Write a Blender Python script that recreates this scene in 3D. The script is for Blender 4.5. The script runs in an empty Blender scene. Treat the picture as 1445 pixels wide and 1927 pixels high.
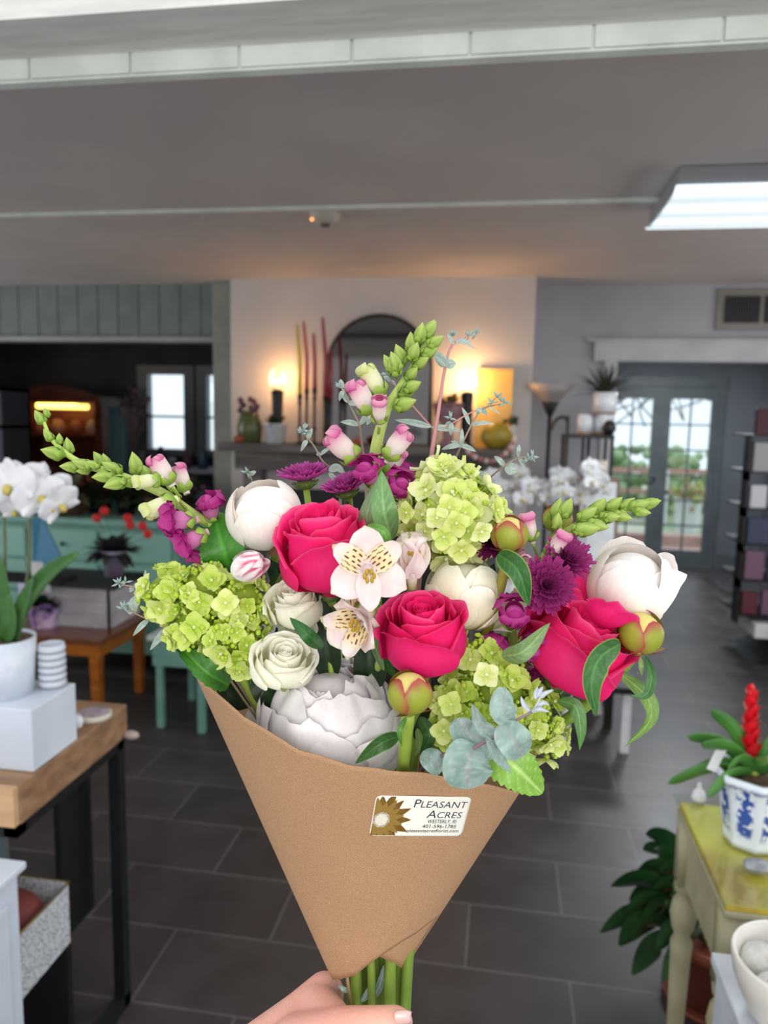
import bpy, bmesh, math, random
from mathutils import Vector, Matrix, noise, Quaternion
random.seed(7)
PI = math.pi
sc = bpy.context.scene
COL = sc.collection

# ------------------------------------------------------------------ camera
F_PX, CX, CY = 1400.0, 722.5, 963.5
CAM = Vector((0, 0, 1.58))
_y, _p, _r = math.radians(9.0), math.radians(7.3), math.radians(1.15)
FWD = Vector((-math.sin(_y) * math.cos(_p), math.cos(_y) * math.cos(_p), -math.sin(_p)))
_rt = Vector((math.cos(_y), math.sin(_y), 0)); _up = _rt.cross(FWD)
RT = _rt * math.cos(_r) + _up * math.sin(_r)
UP = _up * math.cos(_r) - _rt * math.sin(_r)
BK = -FWD
cam = bpy.data.cameras.new('camera'); camo = bpy.data.objects.new('camera', cam); COL.objects.link(camo)
m3 = Matrix((RT, UP, BK)).transposed()
camo.matrix_world = Matrix.Translation(CAM) @ m3.to_4x4()
cam.sensor_fit = 'VERTICAL'; cam.sensor_height = 36.0
cam.lens = F_PX / 1927.0 * 36.0
cam.clip_start = .02
cam.dof.use_dof = True; cam.dof.focus_distance = .505; cam.dof.aperture_fstop = 7.4
sc.camera = camo

# ------------------------------------------------------------------ light
w = bpy.data.worlds.new('world'); sc.world = w; w.use_nodes = True
wn = w.node_tree.nodes; wl = w.node_tree.links
bg = wn['Background']; bg.inputs[1].default_value = 1.2
tc = wn.new('ShaderNodeTexCoord'); nz = wn.new('ShaderNodeTexNoise'); nz.inputs['Scale'].default_value = 2.0
rp = wn.new('ShaderNodeValToRGB'); rp.color_ramp.elements[0].color = (.80, .88, .97, 1); rp.color_ramp.elements[1].color = (1, 1, 1.0, 1)
rp.color_ramp.elements[0].position = .35; rp.color_ramp.elements[1].position = .6
wl.new(tc.outputs['Generated'], nz.inputs['Vector']); wl.new(nz.outputs['Fac'], rp.inputs[0]); wl.new(rp.outputs[0], bg.inputs[0])

def area(name, loc, target, sx, sy, power, col):
    l = bpy.data.lights.new(name, 'AREA'); l.shape = 'RECTANGLE'; l.size = sx; l.size_y = sy; l.energy = power; l.color = col
    o = bpy.data.objects.new(name, l); COL.objects.link(o); o.location = loc
    o.rotation_euler = (Vector(target) - Vector(loc)).to_track_quat('-Z', 'Y').to_euler()
    return o
area('daylight_doorway', (.4, -1.6, 1.75), (.1, .6, 1.85), 2.2, 1.5, 34, (1.0, .985, .965))
area('left_fill_light', (-5.1, 2.9, 1.5), (-1.5, 3.2, 1.9), 2.4, 1.5, 46, (.92, .97, 1))  # unseen fill added to lift ceiling and walls; no window stands here
area('right_fill_light', (2.7, 3.3, 1.5), (-.5, 3.2, 2.0), 2.6, 1.5, 26, (1, .97, .95))  # opposite fill, also an added source rather than a window
area('hall_fill_light', (1.7, 6.8, 2.40), (1.7, 6.8, 0), .6, .6, 55, (.9, .96, 1))  # added fill to brighten the hall walls and doors; no lamp modelled
sc.view_settings.view_transform = 'Standard'; sc.view_settings.look = 'None'
sc.view_settings.exposure = 0.32; sc.view_settings.gamma = 1.0; sc.view_settings.use_curve_mapping = False
sc.cycles.max_bounces = 8; sc.cycles.diffuse_bounces = 4; sc.cycles.transparent_max_bounces = 12

# ------------------------------------------------------------------ helpers
def ray(px, py): return FWD + RT * ((px - CX) / F_PX) - UP * ((py - CY) / F_PX)
def at_y(px, py, Y): r = ray(px, py); return CAM + r * ((Y - CAM.y) / r.y)
def at_z(px, py, Z): r = ray(px, py); return CAM + r * ((Z - CAM.z) / r.z)
D0 = .55
def Q(px, py, dz=0.0): return CAM + ray(px, py) * (D0 - dz)
def S(dz=0.0): return (D0 - dz) / F_PX
def lin(c):
    return tuple(((x / 255) / 12.92 if x / 255 <= .04045 else ((x / 255 + .055) / 1.055) ** 2.4) for x in c)
def L4(c): return (*lin(c), 1)
def mixc(a, b, t):
    t = max(0, min(1, t)); return tuple(a[i] + (b[i] - a[i]) * t for i in range(3))
def sm(a, b, x):
    t = max(0, min(1, (x - a) / (b - a))); return t * t * (3 - 2 * t)

def mat(name, c, rough=.6, metal=0, c2=None, scale=20, bump=0, bscale=60, emit=0, spec=.5, trans=0, coord='Object', stretch=None, detail=4, alpha=None, glass=False, coat=0):
    m = bpy.data.materials.new(name); m.use_nodes = True
    n = m.node_tree.nodes; l = m.node_tree.links; b = n['Principled BSDF']
    b.inputs['Base Color'].default_value = L4(c); b.inputs['Roughness'].default_value = rough; b.inputs['Metallic'].default_value = metal
    b.inputs['Specular IOR Level'].default_value = spec
    if coat: b.inputs['Coat Weight'].default_value = coat
    if glass: b.inputs['Transmission Weight'].default_value = 1.0; b.inputs['IOR'].default_value = 1.45
    tcn = n.new('ShaderNodeTexCoord'); src = tcn.outputs[coord]
    if stretch:
        mp = n.new('ShaderNodeMapping'); mp.inputs['Scale'].default_value = stretch; l.new(src, mp.inputs[0]); src = mp.outputs[0]
    if c2 is not None:
        t = n.new('ShaderNodeTexNoise'); t.inputs['Scale'].default_value = scale; t.inputs['Detail'].default_value = detail
        r = n.new('ShaderNodeValToRGB'); r.color_ramp.elements[0].color = L4(c); r.color_ramp.elements[1].color = L4(c2)
        r.color_ramp.elements[0].position = .38; r.color_ramp.elements[1].position = .62
        l.new(src, t.inputs['Vector']); l.new(t.outputs['Fac'], r.inputs[0]); l.new(r.outputs[0], b.inputs['Base Color'])
    if bump:
        t = n.new('ShaderNodeTexNoise'); t.inputs['Scale'].default_value = bscale; t.inputs['Detail'].default_value = 5
        bp = n.new('ShaderNodeBump'); bp.inputs['Strength'].default_value = bump; bp.inputs['Distance'].default_value = .002
        l.new(src, t.inputs['Vector']); l.new(t.outputs['Fac'], bp.inputs['Height']); l.new(bp.outputs[0], b.inputs['Normal'])
    if emit:
        b.inputs['Emission Color'].default_value = L4(c); b.inputs['Emission Strength'].default_value = emit
    return m

def attr_mat(name, rough=.5, translucent=.25, spec=.3, bump=0, bscale=900, sss=0, sheen=0):
    """plant material: colour from the mesh's own colour attribute, small procedural mottling"""
    m = bpy.data.materials.new(name); m.use_nodes = True
    n = m.node_tree.nodes; l = m.node_tree.links; b = n['Principled BSDF']; out = n['Material Output']
    a = n.new('ShaderNodeAttribute'); a.attribute_name = 'Col'
    t = n.new('ShaderNodeTexNoise'); t.inputs['Scale'].default_value = 420; t.inputs['Detail'].default_value = 4
    tcn = n.new('ShaderNodeTexCoord'); mpp = n.new('ShaderNodeMapping'); mpp.inputs['Scale'].default_value = (1, 1, .12); l.new(tcn.outputs['Object'], mpp.inputs[0]); l.new(mpp.outputs[0], t.inputs['Vector'])
    hs = n.new('ShaderNodeHueSaturation'); mr = n.new('ShaderNodeMapRange')
    mr.inputs['To Min'].default_value = .9; mr.inputs['To Max'].default_value = 1.1
    l.new(t.outputs['Fac'], mr.inputs[0]); l.new(mr.outputs[0], hs.inputs['Value']); l.new(a.outputs['Color'], hs.inputs['Color'])
    l.new(hs.outputs[0], b.inputs['Base Color']); b.inputs['Roughness'].default_value = rough; b.inputs['Specular IOR Level'].default_value = spec
    if sss:
        b.inputs['Subsurface Weight'].default_value = sss; b.inputs['Subsurface Radius'].default_value = (.006, .004, .003); b.inputs['Subsurface Scale'].default_value = 1
    if sheen: b.inputs['Sheen Weight'].default_value = sheen
    if bump:
        t2 = n.new('ShaderNodeTexNoise'); t2.inputs['Scale'].default_value = bscale; t2.inputs['Detail'].default_value = 2
        bp = n.new('ShaderNodeBump'); bp.inputs['Strength'].default_value = bump; bp.inputs['Distance'].default_value = .0006
        l.new(tcn.outputs['Object'], t2.inputs['Vector']); l.new(t2.outputs['Fac'], bp.inputs['Height']); l.new(bp.outputs[0], b.inputs['Normal'])
    if translucent:
        tr = n.new('ShaderNodeBsdfTranslucent'); mx = n.new('ShaderNodeMixShader'); mx.inputs[0].default_value = translucent
        l.new(hs.outputs[0], tr.inputs[0]); l.new(b.outputs[0], mx.inputs[1]); l.new(tr.outputs[0], mx.inputs[2]); l.new(mx.outputs[0], out.inputs[0])
    return m

def wm(o):
    m = o.matrix_basis.copy()
    while o.parent: o = o.parent; m = o.matrix_basis @ m
    return m

class MB:
    def __init__(s): s.v = []; s.f = []; s.c = []; s.col = (.5, .5, .5)
    def add(s, p, c=None): s.v.append(Vector(p)); s.c.append(c or s.col); return len(s.v) - 1
    def face(s, *i): s.f.append(tuple(i))
    def box(s, x0, x1, y0, y1, z0, z1, M=None):
        i = len(s.v)
        for x in (x0, x1):
            for y in (y0, y1):
                for z in (z0, z1):
                    p = Vector((x, y, z)); s.add(M @ p if M else p)
        for q in ((0, 1, 3, 2), (4, 6, 7, 5), (0, 4, 5, 1), (2, 3, 7, 6), (0, 2, 6, 4), (1, 5, 7, 3)): s.face(*[i + k for k in q])
        return s
    def grid(s, fn, nu, nv, wrap=False):
        i = len(s.v)
        for b in range(nv + 1):
            for a in range(nu + (0 if wrap else 1)):
                r = fn(a / nu, b / nv)
                if len(r) == 2: s.add(r[0], r[1])
                else: s.add(r)
        W = nu + (0 if wrap else 1)
        for b in range(nv):
            for a in range(nu):
                a2 = (a + 1) % W if wrap else a + 1
                s.face(i + b * W + a, i + b * W + a2, i + (b + 1) * W + a2, i + (b + 1) * W + a)
        return s
    def lathe(s, prof, c=(0, 0, 0), n=24, M=None, cols=None):
        """prof: list of (r, z)"""
        c = Vector(c); K = len(prof) - 1
        def fn(u, v):
            k = v * K; j = min(K - 1, int(k)); t = k - j
            r, z = prof[round(k)]
            p = c + Vector((r * math.cos(2 * PI * u), r * math.sin(2 * PI * u), z))
            p = M @ p if M else p
            return (p, cols[round(k)]) if cols else p
        return s.grid(fn, n, K, True)
    def tube(s, pts, rad, n=8, cap=True, cols=None, flat=1):
        pts = [Vector(p) for p in pts]
        if not isinstance(rad, (list, tuple)): rad = [rad] * len(pts)
        i0 = len(s.v); ref = None
        for k, p in enumerate(pts):
            d = (pts[min(k + 1, len(pts) - 1)] - pts[max(k - 1, 0)]).normalized()
            if ref is None: ref = d.orthogonal().normalized()
            ref = (ref - d * ref.dot(d)).normalized(); o = d.cross(ref)
            for a in range(n):
                t = 2 * PI * a / n
                s.add(p + (ref * math.cos(t) + o * math.sin(t) * flat) * rad[k], cols[k] if cols else None)
        for k in range(len(pts) - 1):
            for a in range(n):
                s.face(i0 + k * n + a, i0 + k * n + (a + 1) % n, i0 + (k + 1) * n + (a + 1) % n, i0 + (k + 1) * n + a)
        if cap:
            s.face(*[i0 + a for a in range(n)][::-1]); s.face(*[i0 + (len(pts) - 1) * n + a for a in range(n)])
        return s
    def ball(s, c, r, n=10, m=7, M=None, colf=None):
        c = Vector(c); rr = Vector(r) if isinstance(r, (tuple, list, Vector)) else Vector((r, r, r))
        def fn(u, v):
            th = PI * v; p = Vector((rr.x * math.sin(th) * math.cos(2 * PI * u), rr.y * math.sin(th) * math.sin(2 * PI * u), -rr.z * math.cos(th)))
            q = c + (M @ p if M else p)
            return (q, colf(u, v)) if colf else q
        return s.grid(fn, n, m, True)
    def extrude(s, outline, z0, z1, M=None):
        n = len(outline); i = len(s.v)
        for z in (z0, z1):
            for (x, y) in outline:
                p = Vector((x, y, z)); s.add(M @ p if M else p)
        s.face(*[i + k for k in range(n)][::-1]); s.face(*[i + n + k for k in range(n)])
        for k in range(n): s.face(i + k, i + (k + 1) % n, i + n + (k + 1) % n, i + n + k)
        return s
    def build(s, name, m, parent=None, world=True, smooth=True, bevel=0, solid=0, matrix=None, sub=0):
        me = bpy.data.meshes.new(name)
        vs = s.v
        if parent is not None and world:
            inv = wm(parent).inverted(); vs = [inv @ p for p in s.v]
        me.from_pydata([tuple(p) for p in vs], [], s.f); me.update()
        ca = me.color_attributes.new('Col', 'FLOAT_COLOR', 'POINT')
        flat = []
        for c in s.c: flat += [c[0], c[1], c[2], 1.0]
        ca.data.foreach_set('color', flat)
        bm = bmesh.new(); bm.from_mesh(me); bmesh.ops.recalc_face_normals(bm, faces=bm.faces); bm.to_mesh(me); bm.free()
        me.polygons.foreach_set('use_smooth', [smooth] * len(me.polygons))
        me.materials.append(m)
        o = bpy.data.objects.new(name, me); COL.objects.link(o)
        if parent is not None: o.parent = parent
        if matrix is not None: o.matrix_basis = matrix
        if bevel:
            b = o.modifiers.new('bevel', 'BEVEL'); b.width = bevel; b.segments = 2; b.limit_method = 'ANGLE'; b.angle_limit = .7
        if solid:
            b = o.modifiers.new('solid', 'SOLIDIFY'); b.thickness = solid; b.offset = 0
        if sub:
            b = o.modifiers.new('sub', 'SUBSURF'); b.levels = sub; b.render_levels = sub
        return o

def tag(o, label, cat, group=None, kind=None):
    o['label'] = label; o['category'] = cat
    if group: o['group'] = group
    if kind: o['kind'] = kind
    return o
def thing(name, label, cat, loc=(0, 0, 0), matrix=None, group=None):
    o = bpy.data.objects.new(name, None); COL.objects.link(o); o.empty_display_size = .02
    o.matrix_basis = matrix if matrix is not None else Matrix.Translation(Vector(loc))
    return tag(o, label, cat, group)
def struct(o): o['kind'] = 'structure'; return o
def link_copy(o, parent, matrix):
    c = o.copy(); COL.objects.link(c); c.parent = parent; c.matrix_basis = matrix; return c
def rotz(a): return Matrix.Rotation(a, 4, 'Z')
def bez(p, n=16):
    """Catmull-Rom through points"""
    p = [Vector(q) for q in p]; P = [p[0] * 2 - p[1]] + p + [p[-1] * 2 - p[-2]]; out = []
    segs = len(p) - 1; per = max(2, n // segs)
    for i in range(segs):
        a, b, c, d = P[i:i + 4]
        for k in range(per):
            t = k / per
            out.append(.5 * ((2 * b) + (c - a) * t + (2 * a - 5 * b + 4 * c - d) * t * t + (-a + 3 * b - 3 * c + d) * t ** 3))
    out.append(p[-1]); return out

# ------------------------------------------------------------------ materials
M_wall = mat('painted_wall', (196, 190, 188), .7, c2=(188, 182, 180), scale=3, bump=.15, bscale=120)
M_ceil = mat('painted_ceiling', (190, 183, 181), .85, c2=(182, 175, 174), scale=2, bump=.3, bscale=150)
M_wallr = mat('cool_grey_wall', (168, 168, 174), .7, c2=(160, 160, 166), scale=3)
M_trimg = mat('cool_trim', (182, 184, 188), .6, c2=(172, 174, 178), scale=5)
M_beam = mat('whitewashed_beam', (226, 224, 220), .7, c2=(212, 210, 206), scale=6, bump=.4, bscale=90, stretch=(1, 8, 8))
M_strip = mat('pale_trim_paint', (222, 230, 222), .6, c2=(205, 214, 205), scale=9)
M_sage = mat('sage_paint', (112, 122, 118), .7, c2=(102, 112, 108), scale=8)
M_sagep = mat('sage_post', (140, 142, 132), .7, c2=(128, 131, 122), scale=8)
M_darkw = mat('dark_room_wall', (78, 82, 86), .8, c2=(66, 70, 74), scale=3)
M_hall = mat('slate_hall_wall', (98, 102, 108), .7, c2=(88, 93, 99), scale=3)
M_door = mat('slate_door_paint', (84, 91, 94), .5, c2=(76, 83, 86), scale=6)
M_white = mat('white_paint', (225, 226, 228), .5, c2=(212, 214, 217), scale=14, bump=.1)
M_black = mat('black_metal', (14, 14, 17), .5, c2=(20, 20, 23), scale=30)
def thin_glass(name, c, k=.07):
    m = bpy.data.materials.new(name); m.use_nodes = True; n = m.node_tree.nodes; l = m.node_tree.links; n.remove(n['Principled BSDF'])
    a = n.new('ShaderNodeBsdfTransparent'); a.inputs[0].default_value = L4(c); g = n.new('ShaderNodeBsdfGlossy'); g.inputs['Roughness'].default_value = .03
    x = n.new('ShaderNodeMixShader'); fr = n.new('ShaderNodeLayerWeight'); fr.inputs[0].default_value = .25; mr = n.new('ShaderNodeMapRange'); mr.inputs['To Min'].default_value = k * .5; mr.inputs['To Max'].default_value = .28
    l.new(fr.outputs['Facing'], mr.inputs[0]); l.new(mr.outputs[0], x.inputs[0]); l.new(a.outputs[0], x.inputs[1]); l.new(g.outputs[0], x.inputs[2]); l.new(x.outputs[0], n['Material Output'].inputs[0]); return m
M_glass = thin_glass('window_glass', (244, 250, 252))
M_cer = mat('white_ceramic', (226, 228, 232), .25, c2=(216, 218, 223), scale=25)
# ------------------------------------------------------------------ floor (running-bond dark slate tiles, real 60 x 30 cm pitch)
def floor_mat():
    m = bpy.data.materials.new('dark_slate_tile'); m.use_nodes = True
    n = m.node_tree.nodes; l = m.node_tree.links; b = n['Principled BSDF']
    t = n.new('ShaderNodeTexCoord'); mp = n.new('ShaderNodeMapping'); mp.inputs['Location'].default_value = (.345, -.25, 0)
    l.new(t.outputs['Object'], mp.inputs[0])
    br = n.new('ShaderNodeTexBrick'); br.offset = .5; br.inputs['Scale'].default_value = 1.0
    br.inputs['Brick Width'].default_value = .59; br.inputs['Row Height'].default_value = .29; br.inputs['Mortar Size'].default_value = .0035; br.inputs['Mortar Smooth'].default_value = .2
    br.inputs['Color1'].default_value = L4((58, 53, 53)); br.inputs['Color2'].default_value = L4((72, 66, 65)); br.inputs['Mortar'].default_value = L4((98, 92, 90))
    br.inputs['Bias'].default_value = -.2
    l.new(mp.outputs[0], br.inputs['Vector'])
    nz = n.new('ShaderNodeTexNoise'); nz.inputs['Scale'].default_value = 5; nz.inputs['Detail'].default_value = 8; nz.inputs['Roughness'].default_value = .65
    l.new(t.outputs['Object'], nz.inputs['Vector'])
    hs = n.new('ShaderNodeHueSaturation'); mr = n.new('ShaderNodeMapRange'); mr.inputs['From Min'].default_value = .3; mr.inputs['From Max'].default_value = .7
    mr.inputs['To Min'].default_value = .72; mr.inputs['To Max'].default_value = 1.2
    l.new(nz.outputs['Fac'], mr.inputs[0]); l.new(mr.outputs[0], hs.inputs['Value']); l.new(br.outputs[0], hs.inputs['Color']); l.new(hs.outputs[0], b.inputs['Base Color'])
    mr2 = n.new('ShaderNodeMapRange'); mr2.inputs['To Min'].default_value = .3; mr2.inputs['To Max'].default_value = .5; l.new(nz.outputs['Fac'], mr2.inputs[0]); l.new(mr2.outputs[0], b.inputs['Roughness'])
    b.inputs['Specular IOR Level'].default_value = .35
    bp = n.new('ShaderNodeBump'); bp.inputs['Strength'].default_value = .4; bp.inputs['Distance'].default_value = .004
    ad = n.new('ShaderNodeMath'); ad.operation = 'SUBTRACT'; l.new(nz.outputs['Fac'], ad.inputs[0]); l.new(br.outputs['Fac'], ad.inputs[1]); l.new(ad.outputs[0], bp.inputs['Height']); l.new(bp.outputs[0], b.inputs['Normal'])
    return m
def sbox(name, m, *bx, bevel=0):
    b = MB()
    for q in bx: b.box(*q)
    return struct(b.build(name, m, smooth=False, bevel=bevel))
sbox('floor', floor_mat(), (-7, 4.5, -1.2, 8.62, -.1, 0))
CZ = 2.44
sbox('ceiling', M_ceil, (-7, 4.5, 1.55, 8.7, CZ, CZ + .1))
# batten across the ceiling
sbox('trim_1', M_strip, (-5.2, .56, 3.125, 3.15, CZ - .012, CZ))
# doorway header the camera looks under, with its jointed strip
yb = 1.372
a = at_z(0, 38, 2.235)
sbox('trim_2', M_beam, (-3, 2.5, a.y, yb, 2.235, 2.36), (-3, 2.5, a.y + .05, 1.56, 2.36, 2.6))
b = MB(); xs = [at_z(q[0], q[1], 2.22).x for q in ((69, 137), (258, 128), (458, 115), (668, 107), (886, 97), (1112, 85), (1350, 72))]
xs = [-2.6] + xs + [2.3]
for k in range(len(xs) - 1): b.box(xs[k] + .0025, xs[k + 1] - .0025, yb - .002, yb + .02, 2.200, 2.236)
b.box(-2.6, 2.3, yb + .004, yb + .03, 2.196, 2.24)
struct(MB().box(-7, 4.5, -2.4, -2.3, 0, 3.1).build('wall_mirror_backdrop', M_wall, smooth=False))  # unseen wall behind the camera, added so the mirror reflects grey
struct(b.build('trim_3', M_strip, smooth=False, bevel=.0015))
sbox('wall_front', M_wall, (-7, -3, 1.37, 1.5, 0, 2.6), (2.5, 4.5, 1.37, 1.5, 0, 2.6), (-7, 4.5, 1.42, 1.56, 2.4, 2.6))
# side walls
sbox('wall_left', M_wall, (-5.3, -5.2, 1.37, 4.9, 0, CZ))
sbox('wall_right', M_hall, (2.78, 2.88, 1.37, 8.6, 0, CZ))
# chimney breast
CHX0, CHX1 = -1.785, .158
sbox('wall_back', M_wall, (CHX0, CHX1, 4.735, 5.15, 0, CZ))
sbox('wall_back_right', M_wallr, (CHX1, .70, 5.05, 5.17, 0, CZ), (.70, 2.78, 5.05, 5.17, 1.965, CZ))
# cased opening to the hall
sbox('trim_4', M_trimg, (.55, 2.78, 5.01, 5.05, 1.962, 2.085), (.62, .70, 5.02, 5.05, 0, 1.962), (.5, 2.78, 4.995, 5.05, 2.085, 2.10))
# board header over the left room, made of upright boards
b = MB(); x = -5.2
while x < -1.96:
    b.box(x + .003, min(x + .147, -1.945), 4.885, 4.91, 2.085, CZ); x += .15
b.box(-5.2, -1.8, 4.905, 4.98, 2.085, CZ)
struct(b.build('wall_left_header', M_sage, smooth=False, bevel=.002))
sbox('trim_5', mat('grey_trim', (150, 150, 152), .6, c2=(140, 140, 143), scale=5), (-5.2, -1.94, 4.85, 4.98, 2.055, 2.088))
sbox('trim_6', M_sagep, (-1.945, -1.782, 4.82, 5.0, 0, CZ), bevel=.006)
# dark room beyond: walls and the two windows
bx = [(-7, -4.03, 8.0, 8.1, 0, CZ), (-3.50, -3.33, 8.0, 8.1, 0, CZ), (-2.82, -1.78, 8.0, 8.1, 0, CZ), (-4.03, -3.50, 8, 8.1, 0, 1.16), (-3.33, -2.82, 8, 8.1, 0, 1.16), (-4.03, -3.5, 8, 8.1, 2.02, CZ), (-3.33, -2.82, 8, 8.1, 2.02, CZ)]
sbox('wall_left_room', M_darkw, *bx, (-7, -6.9, 4.9, 8, 0, CZ), (-1.88, -1.78, 5.15, 8.0, 0, CZ), (-7, -5.2, 4.9, 4.98, 0, CZ))
M_wf = mat('window_frame_paint', (150, 155, 164), .5, c2=(140, 146, 155), scale=6)
for i, (x0, x1) in enumerate(((-4.03, -3.50), (-3.33, -2.82))):
    f = sbox('window_%d' % (i + 1), M_wf, (x0 - .07, x0 + .05, 7.94, 8.06, 1.1, 2.08), (x1 - .05, x1 + .07, 7.942, 8.06, 1.1, 2.08), (x0 - .071, x1 + .071, 7.935, 8.061, 2.0, 2.1), (x0 - .1, x1 + .1, 7.9, 8.06, 1.1, 1.17), (x0, x1, 7.97, 8.04, 1.52, 1.545))
    MB().box(x0 + .04, x1 - .04, 8.0, 8.004, 1.16, 2.01).build('pane', M_glass, f, smooth=False)
# hall beyond the cased opening
sbox('wall_hall', M_hall, (.6, .7, 5.17, 8.6, 0, CZ), (.6, 1.10, 8.5, 8.6, 0, CZ), (2.30, 2.9, 8.5, 8.6, 0, CZ), (1.10, 2.30, 8.5, 8.6, 1.99, CZ))
sbox('trim_7', M_door, (1.0, 1.10, 8.45, 8.5, 0, 1.959), (2.24, 2.31, 8.45, 8.5, 0, 1.959), (.99, 2.32, 8.444, 8.5, 1.96, 2.062), (1.1, 2.24, 8.44, 8.5, 0, .03))
sbox('baseboard_hall', M_door, (2.31, 2.78, 8.47, 8.5, 0, .16))
dx = ((1.10, 1.665), (1.665, 2.24))
gl = ((1.16, 1.575), (1.762, 2.175))
for i in range(2):
    (x0, x1), (g0, g1) = dx[i], gl[i]
    d = sbox('door_%d' % (i + 1), M_door, (x0, g0, 8.46, 8.5, .03, 1.96), (g1, x1, 8.46, 8.5, .03, 1.96), (g0, g1, 8.46, 8.5, 1.83, 1.96), (g0, g1, 8.46, 8.5, .03, .19))
    mb = MB(); mb.box((g0 + g1) / 2 - .008, (g0 + g1) / 2 + .008, 8.465, 8.495, .19, 1.83)
    for k in range(1, 6): z = .19 + k * 1.64 / 6; mb.box(g0, g1, 8.465, 8.495, z - .009, z + .009)
    mb.build('muntins', M_door, d, smooth=False)
    MB().box(g0, g1, 8.478, 8.482, .19, 1.83).build('pane', M_glass, d, smooth=False)
    if i == 0: MB().tube([(1.63, 8.46, .98), (1.63, 8.40, .98), (1.57, 8.39, .98)], .009).build('door_handle', M_black, d)
# outside seen through the doors
sbox('ground', mat('outdoor_lawn', (160, 182, 144), .9, c2=(206, 208, 192), scale=1.2), (-8, 14, 8.62, 24, -.2, -.05))
t = tag(MB().box(.9, 3.2, 8.65, 10.2, -.05, 0).box(.9, 3.2, 9.95, 10.2, 0, .13).build('deck', mat('deck_boards', (206, 172, 160), .8, c2=(180, 150, 140), scale=3, stretch=(1, 12, 1)), smooth=False), 'wooden deck step outside the glazed double doors', 'deck')
for (x, y, rx, h, lab) in ((1.75, 13.5, 1.3, 1.15, 'low clipped hedge outside, behind the left glazed door'), (4.3, 14.5, 1.5, 1.0, 'low clipped hedge outside, behind the right glazed door')):
    mb = MB()
    for k in range(260):
        p = Vector((x + random.uniform(-rx, rx), y + random.uniform(-.4, .4), random.uniform(0, h))); mb.ball(p, random.uniform(.07, .13), 6, 4)
    tag(mb.build('hedge', mat('hedge_green', (130, 160, 116), .9, c2=(184, 204, 160), scale=5)), lab, 'hedge', kind='stuff')
p = (2.75, 11.6, 0)
t = thing('outdoor_planter', 'white planter tub on the lawn outside the right glazed door', 'planter', p)
MB().lathe([(.16, -.05), (.2, .45), (.22, .47), (.18, .47), (.0, .4)], p).build('tub', M_cer, t)
mb = MB()
for k in range(40): mb.ball((p[0] + random.gauss(0, .12), p[1] + random.gauss(0, .12), .55 + random.gauss(0, .09)), .06, 6, 4)
mb.build('foliage', mat('lime_foliage', (160, 190, 90), .8, c2=(190, 150, 140), scale=12), t)
t = thing('outdoor_bench', 'pale outdoor bench rail seen low through the glazed doors', 'bench', (2.4, 12.6, 0))
mb = MB().box(.9, 4.6, 12.6, 12.75, .42, .48).box(.9, 4.6, 12.72, 12.75, .75, .83)
mb.build('seat', mat('pink_timber', (196, 150, 138), .7, c2=(180, 138, 128), scale=4), t, smooth=False)
for x in (1.0, 2.6, 4.4): MB().box(x, x + .07, 12.6, 12.75, -.05, .8).build('leg', M_white, t, smooth=False)
mb = MB()
for k in range(3): mb.tube(bez([(1 + k * 1.1, 17, 0), (1.1 + k * 1.1, 17, 1.5), (1.6 + k * .9, 17.2, 3)]), .05)
for k in range(26):
    x = random.uniform(.5, 5.5); mb.tube(bez([(x, 17, random.uniform(1.2, 2.4)), (x + random.uniform(-.8, .8), 17.2, random.uniform(1.8, 2.8)), (x + random.uniform(-1.4, 1.4), 17.3, random.uniform(2, 3.2))], 8), .02)
tag(mb.build('bare_tree', mat('bark_grey', (120, 118, 120), .9)), 'bare grey branches outside, across the tops of the glazed doors', 'tree')
# vent grille over the opening
p0, p1 = at_y(1350, 545, 5.05), at_y(1350, 622, 5.05)
t = thing('vent_grille', 'white framed return-air vent with dark slots above the hall opening', 'vent', (1.5, 5.05, p1.z))
z0, z1, x0 = p1.z, p0.z, p0.x
MB().box(x0, x0 + .78, 5.03, 5.05, z0, z1).build('frame', mat('vent_frame', (132, 129, 124), .6), t, smooth=False, bevel=.003)
for k in range(2):
    a0 = x0 + .045 + k * .235
    MB().box(a0, a0 + .205, 5.026, 5.031, z0 + .045, z1 - .045).build('backing', M_black, t, smooth=False)
    mb = MB()
    for j in range(14): mb.box(a0 + .008 + j * .0148, a0 + .012 + j * .0148, 5.015, 5.03, z0 + .045, z1 - .045)
    mb.build('louvres', mat('louvre_grey', (84, 80, 80), .6), t, smooth=False)
# fluorescent fixture
x0, y0, y1 = .54, 2.75, 3.32
t = thing('fluorescent_fixture', 'long white fluorescent ceiling fixture with glowing prismatic lens', 'ceiling light', (1.2, 3.03, CZ))
MB().box(x0 + .012, x0 + 1.25, y0 + .01, y1 - .01, 2.375, CZ - .002).build('housing', mat('fixture_housing', (150, 152, 156), .5), t, smooth=False, bevel=.004)
M_em = bpy.data.materials.new('lit_lens'); M_em.use_nodes = True
nn = M_em.node_tree.nodes; bb = nn['Principled BSDF']; bb.inputs['Base Color'].default_value = L4((230, 240, 250)); bb.inputs['Emission Color'].default_value = (.80, .93, 1, 1)
tc2 = nn.new('ShaderNodeTexCoord'); wv = nn.new('ShaderNodeTexWave'); wv.bands_direction = 'Y'; wv.inputs['Scale'].default_value = 1.8; mr = nn.new('ShaderNodeMapRange')
mr.inputs['To Min'].default_value = .5; mr.inputs['To Max'].default_value = .95
M_em.node_tree.links.new(tc2.outputs['Object'], wv.inputs[0]); M_em.node_tree.links.new(wv.outputs['Fac'], mr.inputs[0]); M_em.node_tree.links.new(mr.outputs[0], bb.inputs['Emission Strength'])
mb = MB()
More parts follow.
